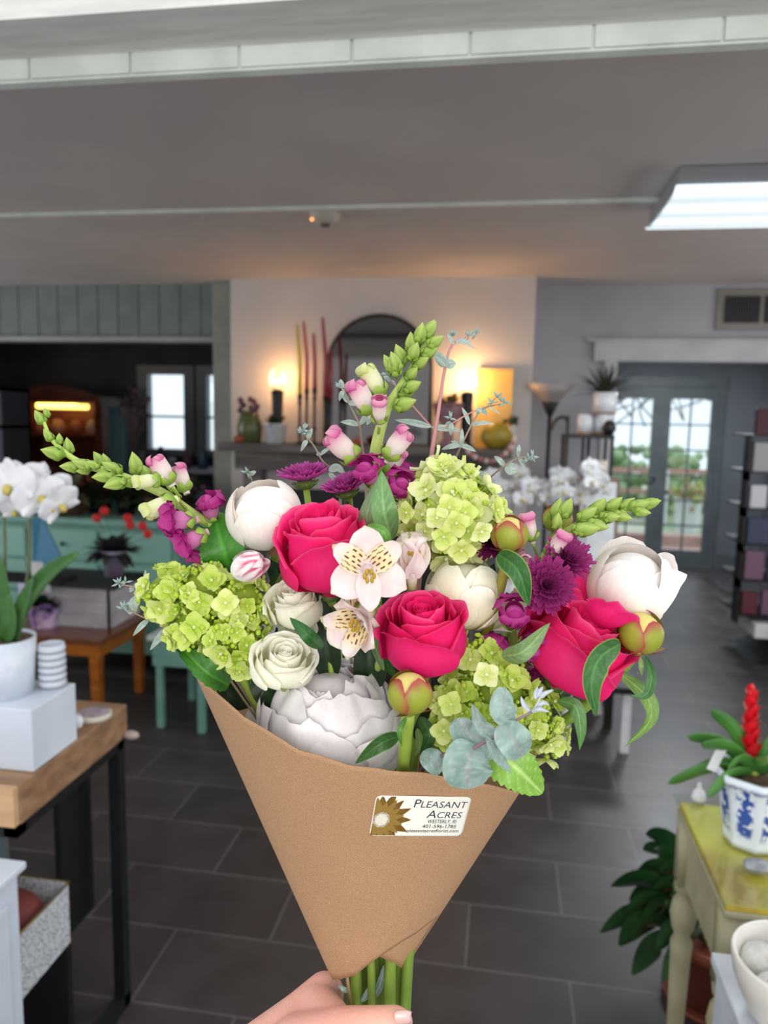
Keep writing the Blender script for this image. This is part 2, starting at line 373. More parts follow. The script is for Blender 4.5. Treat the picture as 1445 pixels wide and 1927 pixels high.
mb.grid(lambda u, v: Vector((x0 + u * 1.24, y0 + v * (y1 - y0), 2.375 - .03 * math.sin(PI * v) ** .35)), 2, 16)
mb.build('lens', M_em, t)
area('fixture_glow', (1.2, 3.03, 2.33), (1.2, 3.03, 0), 1.1, .45, 22, (.85, .95, 1))
# smoke detector
c = at_z(612, 404, CZ)
t = thing('smoke_detector', 'small round smoke detector on the ceiling just past the batten', 'smoke detector', c)
MB().lathe([(0, -.04), (.035, -.04), (.05, -.028), (.066, -.012), (.07, 0)], c, 28).build('body', mat('aged_plastic', (178, 172, 160), .5), t)
MB().lathe([(.0, -.05), (.018, -.05), (.024, -.038)], c, 16).build('sensor', mat('sensor_grey', (90, 86, 80), .6), t)
MB().ball(c + Vector((-.052, -.03, -.026)), .006, 8, 6).build('indicator', mat('amber_led', (255, 150, 90), .4, emit=3), t)
c = at_z(876, 496, CZ)
tag(MB().lathe([(0, -.012), (.04, -.012), (.05, 0)], c, 20).build('ceiling_cap', M_ceil), 'small painted cap on the ceiling before the chimney breast', 'ceiling cap')
# mantel
t = thing('mantel_shelf', 'weathered grey mantel shelf across the chimney breast', 'shelf', (-.8, 4.6, 1.3))
M_mant = mat('weathered_mantel', (110, 104, 100), .8, c2=(82, 78, 76), scale=4, stretch=(1, 8, 8), bump=.3)
zt = 1.40
MB().box(-1.76, .05, 4.42, 4.735, zt - .05, zt).build('board', M_mant, t, smooth=False, bevel=.006)
MB().box(-1.70, -.02, 4.56, 4.735, zt - .17, zt - .05).build('frieze', M_mant, t, smooth=False, bevel=.004)
for x in (-1.66, -.14): MB().box(x, x + .12, 4.62, 4.735, 0, zt - .17).build('pilaster', M_mant, t, smooth=False, bevel=.004)
MB().box(-1.5, -.18, 4.70, 4.735, .0, 1.1).build('firebox', M_black, t, smooth=False)
# arched mirror
mc, r = Vector((-.80, 4.72, 0)), .335
zc = 1.875
def arch(r, z0):
    o = [(-r, z0)]
    for k in range(25): a_ = PI - PI * k / 24; o.append((r * math.cos(a_), zc + r * math.sin(a_)))
    o.append((r, z0)); return o
t = thing('arched_mirror', 'round-topped mirror with thin black frame standing on the mantel', 'mirror', (-.8, 4.72, zt))
MX = Matrix.Translation((-.80, 4.73, 0)) @ Matrix.Rotation(PI / 2, 4, 'X')
MB().extrude(arch(r, zt), 0.0, .012, MX).build('glass', mat('mirror_glass', (150, 150, 150), .06, metal=1), t, smooth=False)
MB().tube([MX @ Vector((x, y, .012)) for x, y in arch(r, zt)], .011, 8).build('frame', M_black, t)
# taper candles in tall black holders
cd = [((559, 612), (564, 745), (214, 196, 70)), ((571, 606), (577, 735), (205, 105, 95)), ((590, 628), (592, 735), (176, 72, 100)), ((607, 598), (612, 750), (150, 60, 78)), ((624, 655), (621, 755), (130, 40, 50))]
for i, (tp, bt, c) in enumerate(cd):
    top, bot = at_y(*tp, 4.50), at_y(*bt, 4.50)
    wd = ('yellow', 'coral', 'dusty pink', 'tall rose pink', 'deep red')[i]
    x, y = bot.x, 4.50
    t = thing('candle_holder', 'slim black metal candle holder under the %s taper candle' % wd, 'candle holder', (x, y, zt), group='candle holders on the mantel')
    MB().lathe([(0, zt), (.032, zt), (.034, zt + .008), (.012, zt + .016), (0, zt + .02)], (x, y, 0), 16).build('base', M_black, t)
    MB().lathe([(.009, zt + .01), (.009, zt + .09), (.017, zt + .1), (.009, zt + .11), (.009, bot.z - .06), (.015, bot.z - .05), (.009, bot.z - .03)], (x, y, 0), 10).build('stem', M_black, t)
    MB().lathe([(.005, bot.z - .035), (.015, bot.z - .02), (.016, bot.z + .012), (.0, bot.z)], (x, y, 0), 12).build('cup', M_black, t)
    k = thing('taper_candle', '%s taper candle in a black holder on the mantel' % wd, 'candle', (x, y, bot.z), group='taper candles on the mantel')
    MB().tube([(x, y, bot.z), (x, y, (bot.z + top.z) / 2), (top.x, y, top.z)], [.0145, .013, .008], 10).build('wax', mat('wax_' + wd.replace(' ', '_'), c, .4), k)
    MB().tube([(top.x, y, top.z), (top.x, y, top.z + .012)], .0012, 5).build('wick', M_black, k)
# the two small lamps
def mantel_lamp(px, py, lab, power, yy=4.56):
    p = at_y(px, py, yy)
    t = thing('mantel_lamp', lab, 'lamp', (p.x, yy, zt))
    MB().lathe([(0, zt), (.045, zt), (.045, zt + .015), (.03, zt + .03), (.036, p.z - .10), (.04, p.z - .06), (.02, p.z - .045), (0, p.z - .04)], (p.x, yy, 0), 18).build('base', M_black, t)
    MB().ball(p, (.016, .016, .026), 14, 10).build('bulb', mat('warm_bulb', (255, 205, 120), .4, emit=5), t)
    MB().lathe([(.036, p.z - .05), (.05, p.z), (.045, p.z + .05), (.03, p.z + .075)], (p.x, yy, 0), 20).build('glass_chimney', M_glass, t)
    l = bpy.data.lights.new('mantel_lamp_light', 'POINT'); l.energy = power; l.color = (1, .52, .2); l.shadow_soft_size = .04
    o = bpy.data.objects.new('mantel_lamp_light', l); COL.objects.link(o); o.location = p + Vector((0, .05, .02))
mantel_lamp(522, 718, 'small glowing oil-style lamp at the left of the mantel', 3.2)
mantel_lamp(880, 722, 'small glowing oil-style lamp right of the arched mirror', 6)

GREEN = mat('dark_foliage', (44, 58, 36), .6, c2=(70, 84, 52), scale=9)
GREENB = mat('green_leaf', (60, 104, 46), .5, c2=(86, 134, 62), scale=9)
def simple_pot(t, c, r, h, m, taper=.8, rim=True):
    pr = [(0, 0), (r * taper, 0), (r, h)] + ([(r * 1.06, h), (r * 1.06, h + .008), (r * .92, h + .008)] if rim else []) + [(r * .9, h - .01), (0, h - .015)]
    return MB().lathe(pr, c, 24).build('pot', m, t)
def blade(mb, p, d, L, wd, droop=.4, n=6, fold=.2):
    """one curved strap leaf"""
    d = Vector(d).normalized(); side = d.cross(Vector((0, 0, 1)))
    side = side.normalized() if side.length > .05 else Vector((1, 0, 0)); p = Vector(p)
    def fn(u, v):
        a = (u - .5) * 2; ww = wd * (math.sin(PI * (v * .86 + .12)) ** .8)
        q = p + d * (L * v) + Vector((0, 0, -droop * L * v * v)) + side * a * ww + Vector((0, 0, abs(a) * ww * fold))
        return q
    mb.grid(fn, 4, n)
def bush(t, c, r, m, n=30, L=.1, wd=.012, name='foliage', up=.3, droop=.3):
    mb = MB()
    for k in range(n):
        a_ = random.uniform(0, 2 * PI); e = random.uniform(up, 1.3)
        d = (math.cos(a_) * math.cos(e), math.sin(a_) * math.cos(e), math.sin(e))
        blade(mb, Vector(c) + Vector((math.cos(a_), math.sin(a_), 0)) * r * .3, d, L * random.uniform(.7, 1.15), wd, droop)
    return mb.build(name, m, t)
# mantel plants
p = at_y(517, 822, 4.53); p.z = zt
t = thing('potted_succulent', 'dark spiky plant in a white pot below the left lamp', 'potted plant', p)
simple_pot(t, p, .072, .115, M_cer, .8); bush(t, p + Vector((0, 0, .1)), .05, GREEN, 34, .13, .014)
p = at_y(470, 825, 4.53); p.z = zt
t = thing('green_glass_jar', 'olive glass jar with purple dried heads at the mantel left end', 'jar', p)
MB().lathe([(0, 0), (.07, 0), (.08, .1), (.06, .17), (.05, .19), (0, .19)], p).build('jar', mat('olive_glass', (84, 92, 56), .3), t)
mb = MB()
for k in range(16): mb.ball(p + Vector((random.gauss(0, .035), random.gauss(0, .02), .22 + random.gauss(0, .03))), .02, 6, 5)
mb.build('dried_flowers', mat('dull_purple', (88, 64, 78), .8), t)
p = at_y(845, 735, 4.53); p.z = zt
t = thing('hanging_pot_plant', 'mauve pot with trailing rust and green foliage before the mirror', 'potted plant', p)
MB().lathe([(0, 0), (.05, 0), (.055, .02), (.03, .05), (.03, .12), (.085, .2), (.095, .27), (.08, .27), (0, .25)], p).build('pot', mat('mauve_glaze', (134, 98, 104), .5), t)
bush(t, p + Vector((0, 0, .26)), .06, mat('rust_leaf', (150, 90, 46), .7, c2=(84, 100, 50), scale=12), 40, .11, .014, up=-.1)
p0, p1 = at_y(898, 694, 4.70), at_y(962, 790, 4.70)
t = thing('picture_canvas', 'pale yellow square canvas leaning on the wall behind the right lamp', 'picture', (p0.x, 4.7, p1.z))
MB().box(p0.x, p1.x, 4.69, 4.715, zt, p0.z).build('canvas', mat('yellow_canvas', (226, 186, 96), .8, c2=(200, 170, 110), scale=6), t, smooth=False)
p = at_y(935, 800, 4.5); p.z = zt
t = thing('yellow_vase', 'squat mustard vase near the right end of the mantel', 'vase', p)
MB().lathe([(0, 0), (.045, 0), (.09, .05), (.095, .09), (.05, .15), (.03, .16), (0, .15)], p).build('body', mat('mustard_glaze', (168, 142, 40), .4, c2=(140, 118, 36), scale=12), t)
p = at_y(948, 820, 4.44); p.z = zt + .10
mb = MB()
pts = bez([at_y(872, 838, 4.40), at_y(890, 858, 4.40), at_y(925, 868, 4.40), at_y(955, 850, 4.40), at_y(968, 828, 4.40)], 30)
t = thing('bead_garland', 'string of pink and cream beads hung over the mantel edge', 'garland', pts[0])
M_b1, M_b2 = mat('pink_bead', (178, 110, 112), .5), mat('cream_bead', (206, 190, 180), .5)
for k in range(0, len(pts), 2): MB().ball(pts[k], .0165, 10, 7).build('bead', M_b1 if (k // 2) % 2 else M_b2, t)
p = at_y(965, 780, 4.6); p.z = zt
t = thing('small_bust', 'small cream figurine with a dark green leafy top on the mantel', 'figurine', p)
MB().lathe([(0, 0), (.04, 0), (.03, .02), (.035, .08), (.02, .1), (.03, .13), (.0, .16)], p).build('body', mat('cream_figurine', (190, 184, 178), .6), t)
mb = MB()
for k in range(14): mb.ball(p + Vector((random.gauss(0, .02), random.gauss(0, .02), .17 + random.gauss(0, .012))), .014, 6, 5)
mb.build('leafy_top', GREEN, t)
# orange pumpkin-like things under jar, on mantel end
for i, (q, lab) in enumerate((((450, 826), 'small terracotta gourd at the mantel left corner'), ((672, 800), 'small rust-red gourd before the mirror'))):
    p = at_y(q[0], q[1], 4.47); p.z = zt
    t = thing('small_gourd', lab, 'gourd', p)
    mb = MB(); mb.grid(lambda u, v: p + Vector(((.035 + .004 * abs(math.sin(4 * PI * u))) * math.sin(PI * v) * math.cos(2 * PI * u), (.035 + .004 * abs(math.sin(4 * PI * u))) * math.sin(PI * v) * math.sin(2 * PI * u), .024 - .024 * math.cos(PI * v))), 24, 8, True)
    mb.build('fruit', mat('gourd_skin', (158, 76, 50), .6), t)
    MB().tube([p + Vector((0, 0, .046)), p + Vector((.004, 0, .062))], .004, 6).build('stalk', GREEN, t)

# torchiere floor lamp
p = at_y(1035, 765, 4.75)
t = thing('floor_lamp', 'black torchiere floor lamp with frosted flared bowl by the right corner', 'floor lamp', (p.x, 4.75, 0))
c = Vector((p.x, 4.75, 0))
MB().lathe([(0, 0), (.14, 0), (.14, .015), (.03, .03), (0, .035)], c).build('base', M_black, t)
MB().tube([c + Vector((0, 0, .02)), c + Vector((0, 0, 1.62))], .012).build('pole', M_black, t)
MB().lathe([(.01, 1.60), (.022, 1.62), (.052, 1.685), (.05, 1.69), (0, 1.69)], c).build('socket_cup', M_black, t)
MB().lathe([(.045, 1.685), (.10, 1.745), (.15, 1.80), (.145, 1.80), (.09, 1.745), (.03, 1.69)], c).build('lamp_shade', mat('frosted_glass', (168, 160, 156), .5, c2=(150, 142, 140), scale=5), t)
# etagere stand with scroll
e = 4.45
xa, xb = at_y(1060, 820, e).x, at_y(1150, 820, e).x; zs = at_y(1100, 820, e).z
t = thing('plant_stand', 'black metal plant stand with scrolled ends beside the floor lamp', 'plant stand', (xa, e, 0))
MB().box(xa, xb, e - .15, e + .15, zs - .012, zs + .008).build('shelf', M_black, t, smooth=False)
MB().box(xa, xb, e - .15, e + .15, .5, .515).build('shelf', M_black, t, smooth=False)
for x in (xa + .01, (xa + xb) / 2 - .005, xb - .01):
    for y in (e - .14, e + .14): MB().tube([(x, y, 0), (x, y, zs)], .009, 8).build('post', M_black, t)
for x, s_ in ((xa, -1),):
    pts = [(x + .01, e - .14, .9)] + [(x + .01 + s_ * (.0 + .05 * (1 - math.cos(k / 12 * PI)) * .9), e - .14, zs + .06 + .045 * math.sin(k / 12 * PI * 1.25)) for k in range(13)]
    MB().tube(bez(pts, 40), .009, 8).build('scroll', M_black, t)
# white pots on the stand
pots = [((1100, 812), .043, .115, 'white ceramic pot at the left on the plant stand'), ((1134, 812), .05, .12, 'white ceramic pot at the right on the plant stand')]
for q, r, h, lab in pots:
    p = at_y(q[0], q[1], e); p.z = zs + .008
    t = thing('ceramic_pot', lab, 'pot', p, group='white pots on the plant stand')
    MB().lathe([(0, 0), (r, 0), (r * 1.02, h), (r * .9, h), (r * .88, .02), (0, .02)], p, 24).build('body', M_cer, t)
    MB().lathe([(r * 1.03, 0), (r * 1.04, .012), (r, .014)], p, 24).build('saucer', mat('wood_saucer', (150, 110, 80), .6), t)
p = at_y(1137, 772, e); p.z = zs + .128
t = thing('potted_grass', 'spiky brown grass plant in a white pot on top of the stacked pots', 'potted plant', p)
MB().box(p.x - .08, p.x + .06, e - .06, e + .06, p.z - .0, p.z + .008).build('board', mat('board_brown', (130, 96, 76), .6), t, smooth=False)
MB().lathe([(0, .008), (.062, .008), (.067, .12), (.06, .12), (.058, .1), (0, .1)], p, 24).build('pot', M_cer, t)
bush(t, p + Vector((0, 0, .11)), .05, mat('brown_grass', (66, 54, 38), .7, c2=(44, 42, 30), scale=20), 85, .24, .006, up=.1, droop=.25)
p = at_y(1160, 802, e - .02); p.z = zs + .008
t = thing('black_sphere_vase', 'small round black vase at the right end of the plant stand', 'vase', p)
MB().lathe([(0, 0), (.02, 0), (.04, .035), (.03, .07), (.012, .085), (.0, .08)], p + Vector((-.05, -.08, 0))).build('body', M_black, t)
# white orchids in front of the stand
M_pet = mat('white_petal', (226, 226, 228), .5, c2=(210, 212, 216), scale=30)
M_yel = mat('orchid_lip', (196, 180, 90), .5)
def orchid_bloom_mesh(r, seed=0, wd=.62):
    mb = MB(); rnd = random.Random(seed)
    for a0, L, ww in ((90, 1, .5), (210, .95, .5), (330, .95, .5), (15, 1.05, .95), (165, 1.05, .95)):
        an = math.radians(a0); d = Vector((math.cos(an), math.sin(an), 0)); s_ = Vector((-d.y, d.x, 0))
        def fn(u, v):
            k = (u - .5) * 2; w_ = r * ww * .62 * math.sin(PI * min(1, v * .88 + .1)) ** .6
            return d * (r * L * v) + s_ * k * w_ + Vector((0, 0, .12 * r * (v * v) - .1 * r * k * k + (.02 * r if ww > .6 else 0)))
        mb.grid(fn, 6, 7)
    return mb
obm = orchid_bloom_mesh(.036); obp = obm.build('bloom_source', M_pet); obme = obp.data; bpy.data.objects.remove(obp)
def place_bloom(t, p, d, s_=1, roll=0, lip=True):
    q = Vector(d).to_track_quat('Z', 'Y').to_matrix().to_4x4() @ rotz(roll)
    o = bpy.data.objects.new('bloom', obme); COL.objects.link(o); o.parent = t
    o.matrix_basis = wm(t).inverted() @ Matrix.Translation(p) @ q @ Matrix.Scale(s_, 4)
    if lip: MB().ball((0, -.005, .006), (.006, .008, .007), 8, 6).build('lip', M_yel, o, world=False)
    return o
def orchid(lab, base, arcs, pot_r, pot_h, potm, blooms_per, leafn=5, leafL=.2, sz=1, seed=1, cat='orchid', leafm=None):
    t = thing('potted_orchid', lab, 'orchid', base)
    rnd = random.Random(seed); base = Vector(base)
    MB().lathe([(0, 0), (pot_r * .86, 0), (pot_r, pot_h), (pot_r * .93, pot_h), (pot_r * .9, pot_h - .015), (0, pot_h - .02)], base, 32).build('pot', potm, t)
    for k in range(leafn):
        a_ = k / leafn * 2 * PI + .5; mb = MB()
        blade(mb, base + Vector((0, 0, pot_h - .02)), (math.cos(a_) * .75, math.sin(a_) * .75, .75), leafL, .032, .55, 10); mb.build('leaf', leafm or GREENB, t, solid=.002)
    for arc in arcs:
        pts = bez([base + Vector((0, 0, pot_h - .02))] + [Vector(q) for q in arc], 24)
        MB().tube(pts, .0028, 6).build('stem', mat('orchid_stem', (70, 84, 50), .5), t)
        n = blooms_per
        for k in range(n):
            p = pts[int(len(pts) * (.55 + .44 * k / n))] + Vector((rnd.uniform(-.02, .02), -.012, rnd.uniform(-.03, .01)))
            place_bloom(t, p, (rnd.uniform(-.5, .5), -1, rnd.uniform(-.3, .3)), sz * rnd.uniform(.85, 1.1), rnd.uniform(-.3, .3))
    return t
# two back-right orchids
for i, (q, lab) in enumerate((((960, 925), 'white orchid in front of the mantel right end'), ((1050, 935), 'dense white orchid left of the plant stand posts'), ((1100, 925), 'dense white orchid in front of the plant stand'))):
    c0 = at_y(q[0], q[1], 3.9); b0 = Vector((c0.x, 3.95, .62))
    arcs = [[b0 + Vector((-.02, 0, .3)), Vector((c0.x - .08, 3.9, c0.z + .07)), Vector((c0.x - .2, 3.85, c0.z - .03))], [b0 + Vector((.02, 0, .3)), Vector((c0.x + .02, 3.9, c0.z + .09)), Vector((c0.x + .12, 3.85, c0.z))]]
    if i: arcs.append([b0 + Vector((0, 0, .3)), Vector((c0.x, 3.85, c0.z + .12)), Vector((c0.x + .02, 3.8, c0.z + .03))])
    orchid(lab, b0, arcs, .07, .13, M_cer, 9 if i else 6, 4, .18, 1.25, i)
# table carrying them
t = thing('display_table', 'dark low display table under the white orchids at the back', 'table', (.2, 3.95, 0))
MB().box(-.35, .62, 3.80, 4.2, .57, .62).build('tabletop', mat('dark_wood', (52, 44, 40), .5), t, smooth=False, bevel=.004)
for x in (-.33, .57):
    for y in (3.82, 4.14): MB().box(x, x + .04, y, y + .04, 0, .57).build('leg', M_black, t, smooth=False)
# brown crates with white cloth behind orchids
p = at_y(1120, 905, 4.1)
t = thing('gift_box', 'kraft box with white paper showing behind the back orchids', 'box', (p.x, 4.3, zs - .5))
MB().box(p.x - .12, p.x + .12, 4.04, 4.18, .62, p.z + .02).build('box', mat('kraft_box', (120, 104, 92), .8), t, smooth=False)
MB().box(p.x - .08, p.x + .10, 4.02, 4.04, .8, p.z + .0).build('paper', M_white, t, smooth=False)
p = at_y(1130, 880, 4.1)
t = thing('candle_jar', 'cream candle jar standing on the kraft box by the stand', 'jar', (p.x, 4.28, p.z - .04))
MB().lathe([(0, 0), (.035, 0), (.035, .09), (.0, .09)], (p.x, 4.1, at_y(1120, 905, 4.1).z + .02)).build('body', mat('cream_wax', (190, 176, 160), .5), t)
# white column foot visible right of bouquet (white leg of a side table)
for (q, r) in (((1078, 1415), .02),):
    b0 = at_z(1090, 1420, 0)
p = at_z(1095, 1375, 0); l1 = at_z(1124, 1345, 0); l2 = at_z(1063, 1408, 0)
t = thing('black_stool', 'black stool with white block legs seen low behind the bouquet', 'stool', (p.x, 2.9, 0))
MB().box(l2.x - .02, l1.x + .12, l2.y - .02, l1.y + .06, .30, .33).build('seat', M_black, t, smooth=False)
for q_ in (l1, l2, Vector((l1.x + .07, l2.y, 0))): MB().box(q_.x - .02, q_.x + .02, q_.y, q_.y + .04, 0, .30).build('leg', M_white, t, smooth=False)
# merchandise rack far right in the hall mouth
rx0 = at_z(1400, 1222, 0); ry = 5.3
t = thing('merchandise_rack', 'tall display rack with black foot at the right edge', 'rack', (2.1, ry, 0))
MB().box(1.70, 2.6, ry - .15, ry + .45, .16, .26).build('base', M_white, t, smooth=False, bevel=.01)
MB().extrude([(-.3, 0), (-.2, .05), (-.05, .16), (.8, .16), (.8, 0)], 0, .5, Matrix.Translation((1.98, ry + .3, 0)) @ Matrix.Rotation(PI / 2, 4, 'X')).build('foot', M_black, t, smooth=False)
MB().box(2.15, 2.6, ry - .05, ry + .35, .26, 1.72).build('panel', mat('dim_panel', (70, 66, 74), .7), t, smooth=False)
for k in range(6):
    z = .3 + k * .24
    MB().box(1.60, 2.58, ry - .12, ry + .36, z, z + .012).build('shelf', M_black, t, smooth=False)
pal = [(96, 40, 52), (60, 66, 92), (160, 158, 160), (44, 52, 62), (150, 146, 120), (120, 88, 110), (200, 200, 205), (70, 30, 40), (120, 130, 140)]
names = ['maroon', 'navy blue', 'light grey', 'slate', 'khaki', 'mauve', 'white', 'dark wine', 'steel grey']
pm = [mat('packet_' + n_.replace(' ', '_'), c_, .6) for n_, c_ in zip(names, pal)]
for k in range(6):
    z = .312 + k * .24; x = 1.62
    for j in range(4):
        i = (k * 4 + j * 5 + k) % 9; wd = .1 + .02 * ((k + j) % 3); hh = .15 + .02 * ((k * 2 + j) % 3)
        y_ = ry - .10 + .01 * j
        tag(MB().box(x, x + wd, y_, y_ + .05, z, z + hh).build('boxed_gift', pm[i], smooth=False, bevel=.004), '%s packet, place %s from the left on the %s rack shelf' % (names[i], ('first', 'second', 'third', 'fourth')[j], ('lowest', 'second', 'third', 'fourth', 'fifth', 'topmost')[k]), 'packet', 'packets on the right-hand rack')
        x += wd + .03
    o = MB().box(1.585, 1.60, ry - .12, ry - .0, z - .3 if k else z, z).build('price_tag_rail', M_black, t, smooth=False)
a_ = at_z(1330, 1090, 0)
tag(MB().box(a_.x, a_.x + .6, 7.25, 7.95, 0, .012).build('door_mat', mat('charcoal_mat', (34, 34, 38), .9, c2=(60, 58, 62), scale=14), smooth=False), 'charcoal door mat on the hall floor before the glazed doors', 'mat')

# ---------------- left dark room: hutch
p0 = at_y(30, 740, 6.9); p1 = at_y(205, 905, 6.9)
hx0, hx1 = p0.x, p1.x
t = thing('china_hutch', 'carved orange-brown hutch with a lit light strip in the dark back room', 'hutch', ((hx0 + hx1) / 2, 6.9, 0))
M_hut = mat('orange_wood', (122, 60, 28), .5, c2=(92, 42, 20), scale=5, stretch=(1, 1, 6))
MB().box(hx0, hx0 + .08, 6.8, 7.2, 0, 1.72).box(hx1 - .08, hx1, 6.8, 7.2, 0, 1.72).box(hx0, hx1, 7.16, 7.2, 0, 1.72).box(hx0, hx1, 6.78, 7.2, .0, .8).build('carcass', M_hut, t, smooth=False, bevel=.005)
MB().extrude([(hx0, 1.66)] + [(hx0 + (hx1 - hx0) * k / 16, 1.72 + .1 * math.sin(PI * k / 16)) for k in range(17)] + [(hx1, 1.66)], -.0, .05, Matrix.Translation((0, 6.82, 0)) @ Matrix.Rotation(PI / 2, 4, 'X')).build('crown', M_hut, t, smooth=False)
for z in (1.05, 1.32): MB().box(hx0 + .08, hx1 - .08, 6.85, 7.16, z, z + .02).build('shelf', M_hut, t, smooth=False)
pl = at_y(70, 764, 6.86); pr = at_y(165, 764, 6.86)
MB().tube([(pl.x, 6.86, pl.z), (pr.x, 6.86, pl.z)], .028, 12).build('light_strip', mat('warm_tube', (255, 226, 110), .4, emit=2.2), t)
for k, (dx_, c_) in enumerate(((.15, (190, 120, 96)), (.32, (214, 150, 120)), (.52, (170, 90, 70)), (.7, (200, 160, 140)))):
    x = hx0 + .08 + dx_
    tag(MB().lathe([(0, 0), (.05, 0), (.075, .06), (.05, .13), (.03, .15), (0, .15)], (x, 6.98, 1.34)).build('display_vase', mat('hutch_vase_%d' % k, c_, .4)), '%s vase on the lit upper shelf of the hutch' % ('leftmost brick-pink', 'second, peach', 'third, rust', 'rightmost pale pink')[k], 'vase', 'vases in the hutch')
area('hutch_light', (pl.x + .2, 6.84, 1.66), (pl.x + .2, 7.1, 1.2), .5, .05, 1.2, (1, .6, .25))
p = at_y(16, 762, 6.2)
t = thing('string_bulb', 'small warm round bulb glowing at the left edge of the dark room', 'light bulb', p)
MB().ball(p, .02, 12, 8).build('bulb', mat('bulb_glow', (255, 210, 150), .4, emit=5), t)
MB().lathe([(.008, .018), (.012, .02), (.012, .045), (0, .046)], p).build('socket', M_black, t)
# tall grey shelf at left edge
p = at_y(24, 730, 5.6)
t = thing('tall_shelf_unit', 'tall dim grey shelf unit at the left picture edge', 'shelf', (p.x - .4, 5.6, 0))
MB().box(p.x - .8, p.x - .04, 5.85, 5.88, 0, p.z).box(p.x - .08, p.x - .04, 5.5, 5.88, 0, p.z).box(p.x - .8, p.x - .76, 5.5, 5.88, 0, p.z).build('carcass', mat('dim_grey', (74, 74, 84), .7), t, smooth=False)
for z in (.4, .75, 1.1, 1.42, p.z - .03): MB().box(p.x - .8, p.x - .04, 5.5, 5.88, z, z + .03).build('shelf', mat('dim_grey2', (96, 94, 104), .7), t, smooth=False)
for k in range(8):
    z = (.43, .78, 1.13, 1.45)[k // 2]; x = p.x - .3 + .13 * (k % 2)
    if z + .24 < p.z: tag(MB().box(x - .05, x + .05, 5.55, 5.68, z, z + .18).build('storage_tin', pm[(k * 4 + 2) % 9], smooth=False, bevel=.008), '%s tin, %s on the %s shelf of the grey unit' % (names[(k * 4 + 2) % 9], ('left', 'right')[k % 2], ('lowest', 'second', 'third', 'top')[k // 2]), 'tin', 'tins on the tall grey unit')
# clutter tables in the dark room: teal curtain-like cabinet, dark dress form, white table under the window
p = at_y(222, 840, 6.6)
t = thing('teal_locker', 'narrow dull teal cabinet right of the hutch', 'cabinet', (p.x, 6.6, 0))
MB().box(p.x - .09, p.x + .10, 6.6, 6.8, 0, 1.62).build('body', mat('dull_teal', (44, 84, 92), .6), t, smooth=False, bevel=.004)
MB().box(p.x - .075, p.x + .085, 6.59, 6.6, .1, 1.55).build('door', mat('dull_teal2', (58, 98, 100), .6), t, smooth=False)
p = at_y(250, 860, 6.3)
t = thing('dried_bouquet', 'dusky pink dried branches in a dark vase before the back window', 'dried flowers', (p.x, 6.3, .9))
MB().lathe([(0, .9), (.07, .9), (.08, 1.05), (.04, 1.15), (.05, 1.2), (0, 1.18)], (p.x, 6.3, 0)).build('vase', M_black, t)
mb = MB()
for k in range(40):
    a_ = random.uniform(0, 2 * PI); q0 = Vector((p.x, 6.3, 1.18)); q1 = q0 + Vector((math.cos(a_) * random.uniform(.03, .2), math.sin(a_) * .1, random.uniform(.25, .62))); mb.tube([q0, (q0 + q1) / 2 + Vector((0, 0, .04)), q1], .003, 4); mb.ball(q1, .018, 5, 4)
mb.build('branches', mat('dusky_pink', (116, 90, 98), .8, c2=(70, 60, 68), scale=12), t)
t = thing('window_table', 'pale table with jars under the back room windows', 'table', (-3.4, 7.3, 0))
MB().box(-3.85, -2.6, 7.25, 7.7, .96, 1.0).build('tabletop', mat('pale_grey', (150, 154, 162), .5), t, smooth=False)
for x in (-3.83, -2.68):
    for y in (7.27, 7.64): MB().box(x, x + .05, y, y + .05, 0, .96).build('leg', M_black, t, smooth=False)
jars = [(-3.80, .16, .05, (150, 150, 160), 'grey'), (-3.68, .12, .045, (90, 92, 104), 'dark slate'), (-3.57, .22, .04, (60, 62, 70), 'tall black'), (-3.45, .1, .06, (170, 172, 180), 'squat pale'), (-3.28, .18, .045, (120, 70, 96), 'plum'), (-3.1, .2, .05, (60, 90, 120), 'blue'), (-2.92, .14, .05, (110, 112, 122), 'mid-grey')]
for x, h, r, c_, wd in jars:
    tag(MB().lathe([(0, 0), (r, 0), (r * 1.1, h * .5), (r * .6, h * .9), (r * .7, h), (0, h * .97)], (x, 7.4, 1.0)).build('jar', mat('jar_' + wd.replace(' ', '_').replace('-', '_'), c_, .4)), wd + ' jar on the pale table under the back windows', 'jar', 'jars under the back windows')

# ---------------- left middle ground
M_mint = mat('mint_paint', (122, 168, 154), .5, c2=(108, 154, 142), scale=7)
# sage dresser behind (top at about .9)
t = thing('mint_dresser', 'mint green dresser with drawers behind the small orange table', 'dresser', (-2.9, 4.4, 0))
MB().box(-3.55, -2.0, 4.35, 4.8, .14, .86).build('carcass', M_mint, t, smooth=False, bevel=.006)
MB().box(-3.6, -1.97, 4.3, 4.82, .86, .90).build('top', M_mint, t, smooth=False, bevel=.006)
for k in range(3):
    for j in range(3):
        x = -3.5 + k * .5; z = .2 + j * .215
        d = MB().box(x, x + .46, 4.335, 4.35, z, z + .19).build('drawer', mat('mint_front', (130, 176, 162), .5), t, smooth=False, bevel=.004)
        MB().ball((x + .23, 4.32, z + .1), .014, 8, 6).build('knob', M_black, d)
for x in (-3.5, -2.08):
    for y in (4.37, 4.73): MB().lathe([(.02, 0), (.035, .07), (.03, .14)], (x, y, 0), 12).build('foot', M_mint, t)
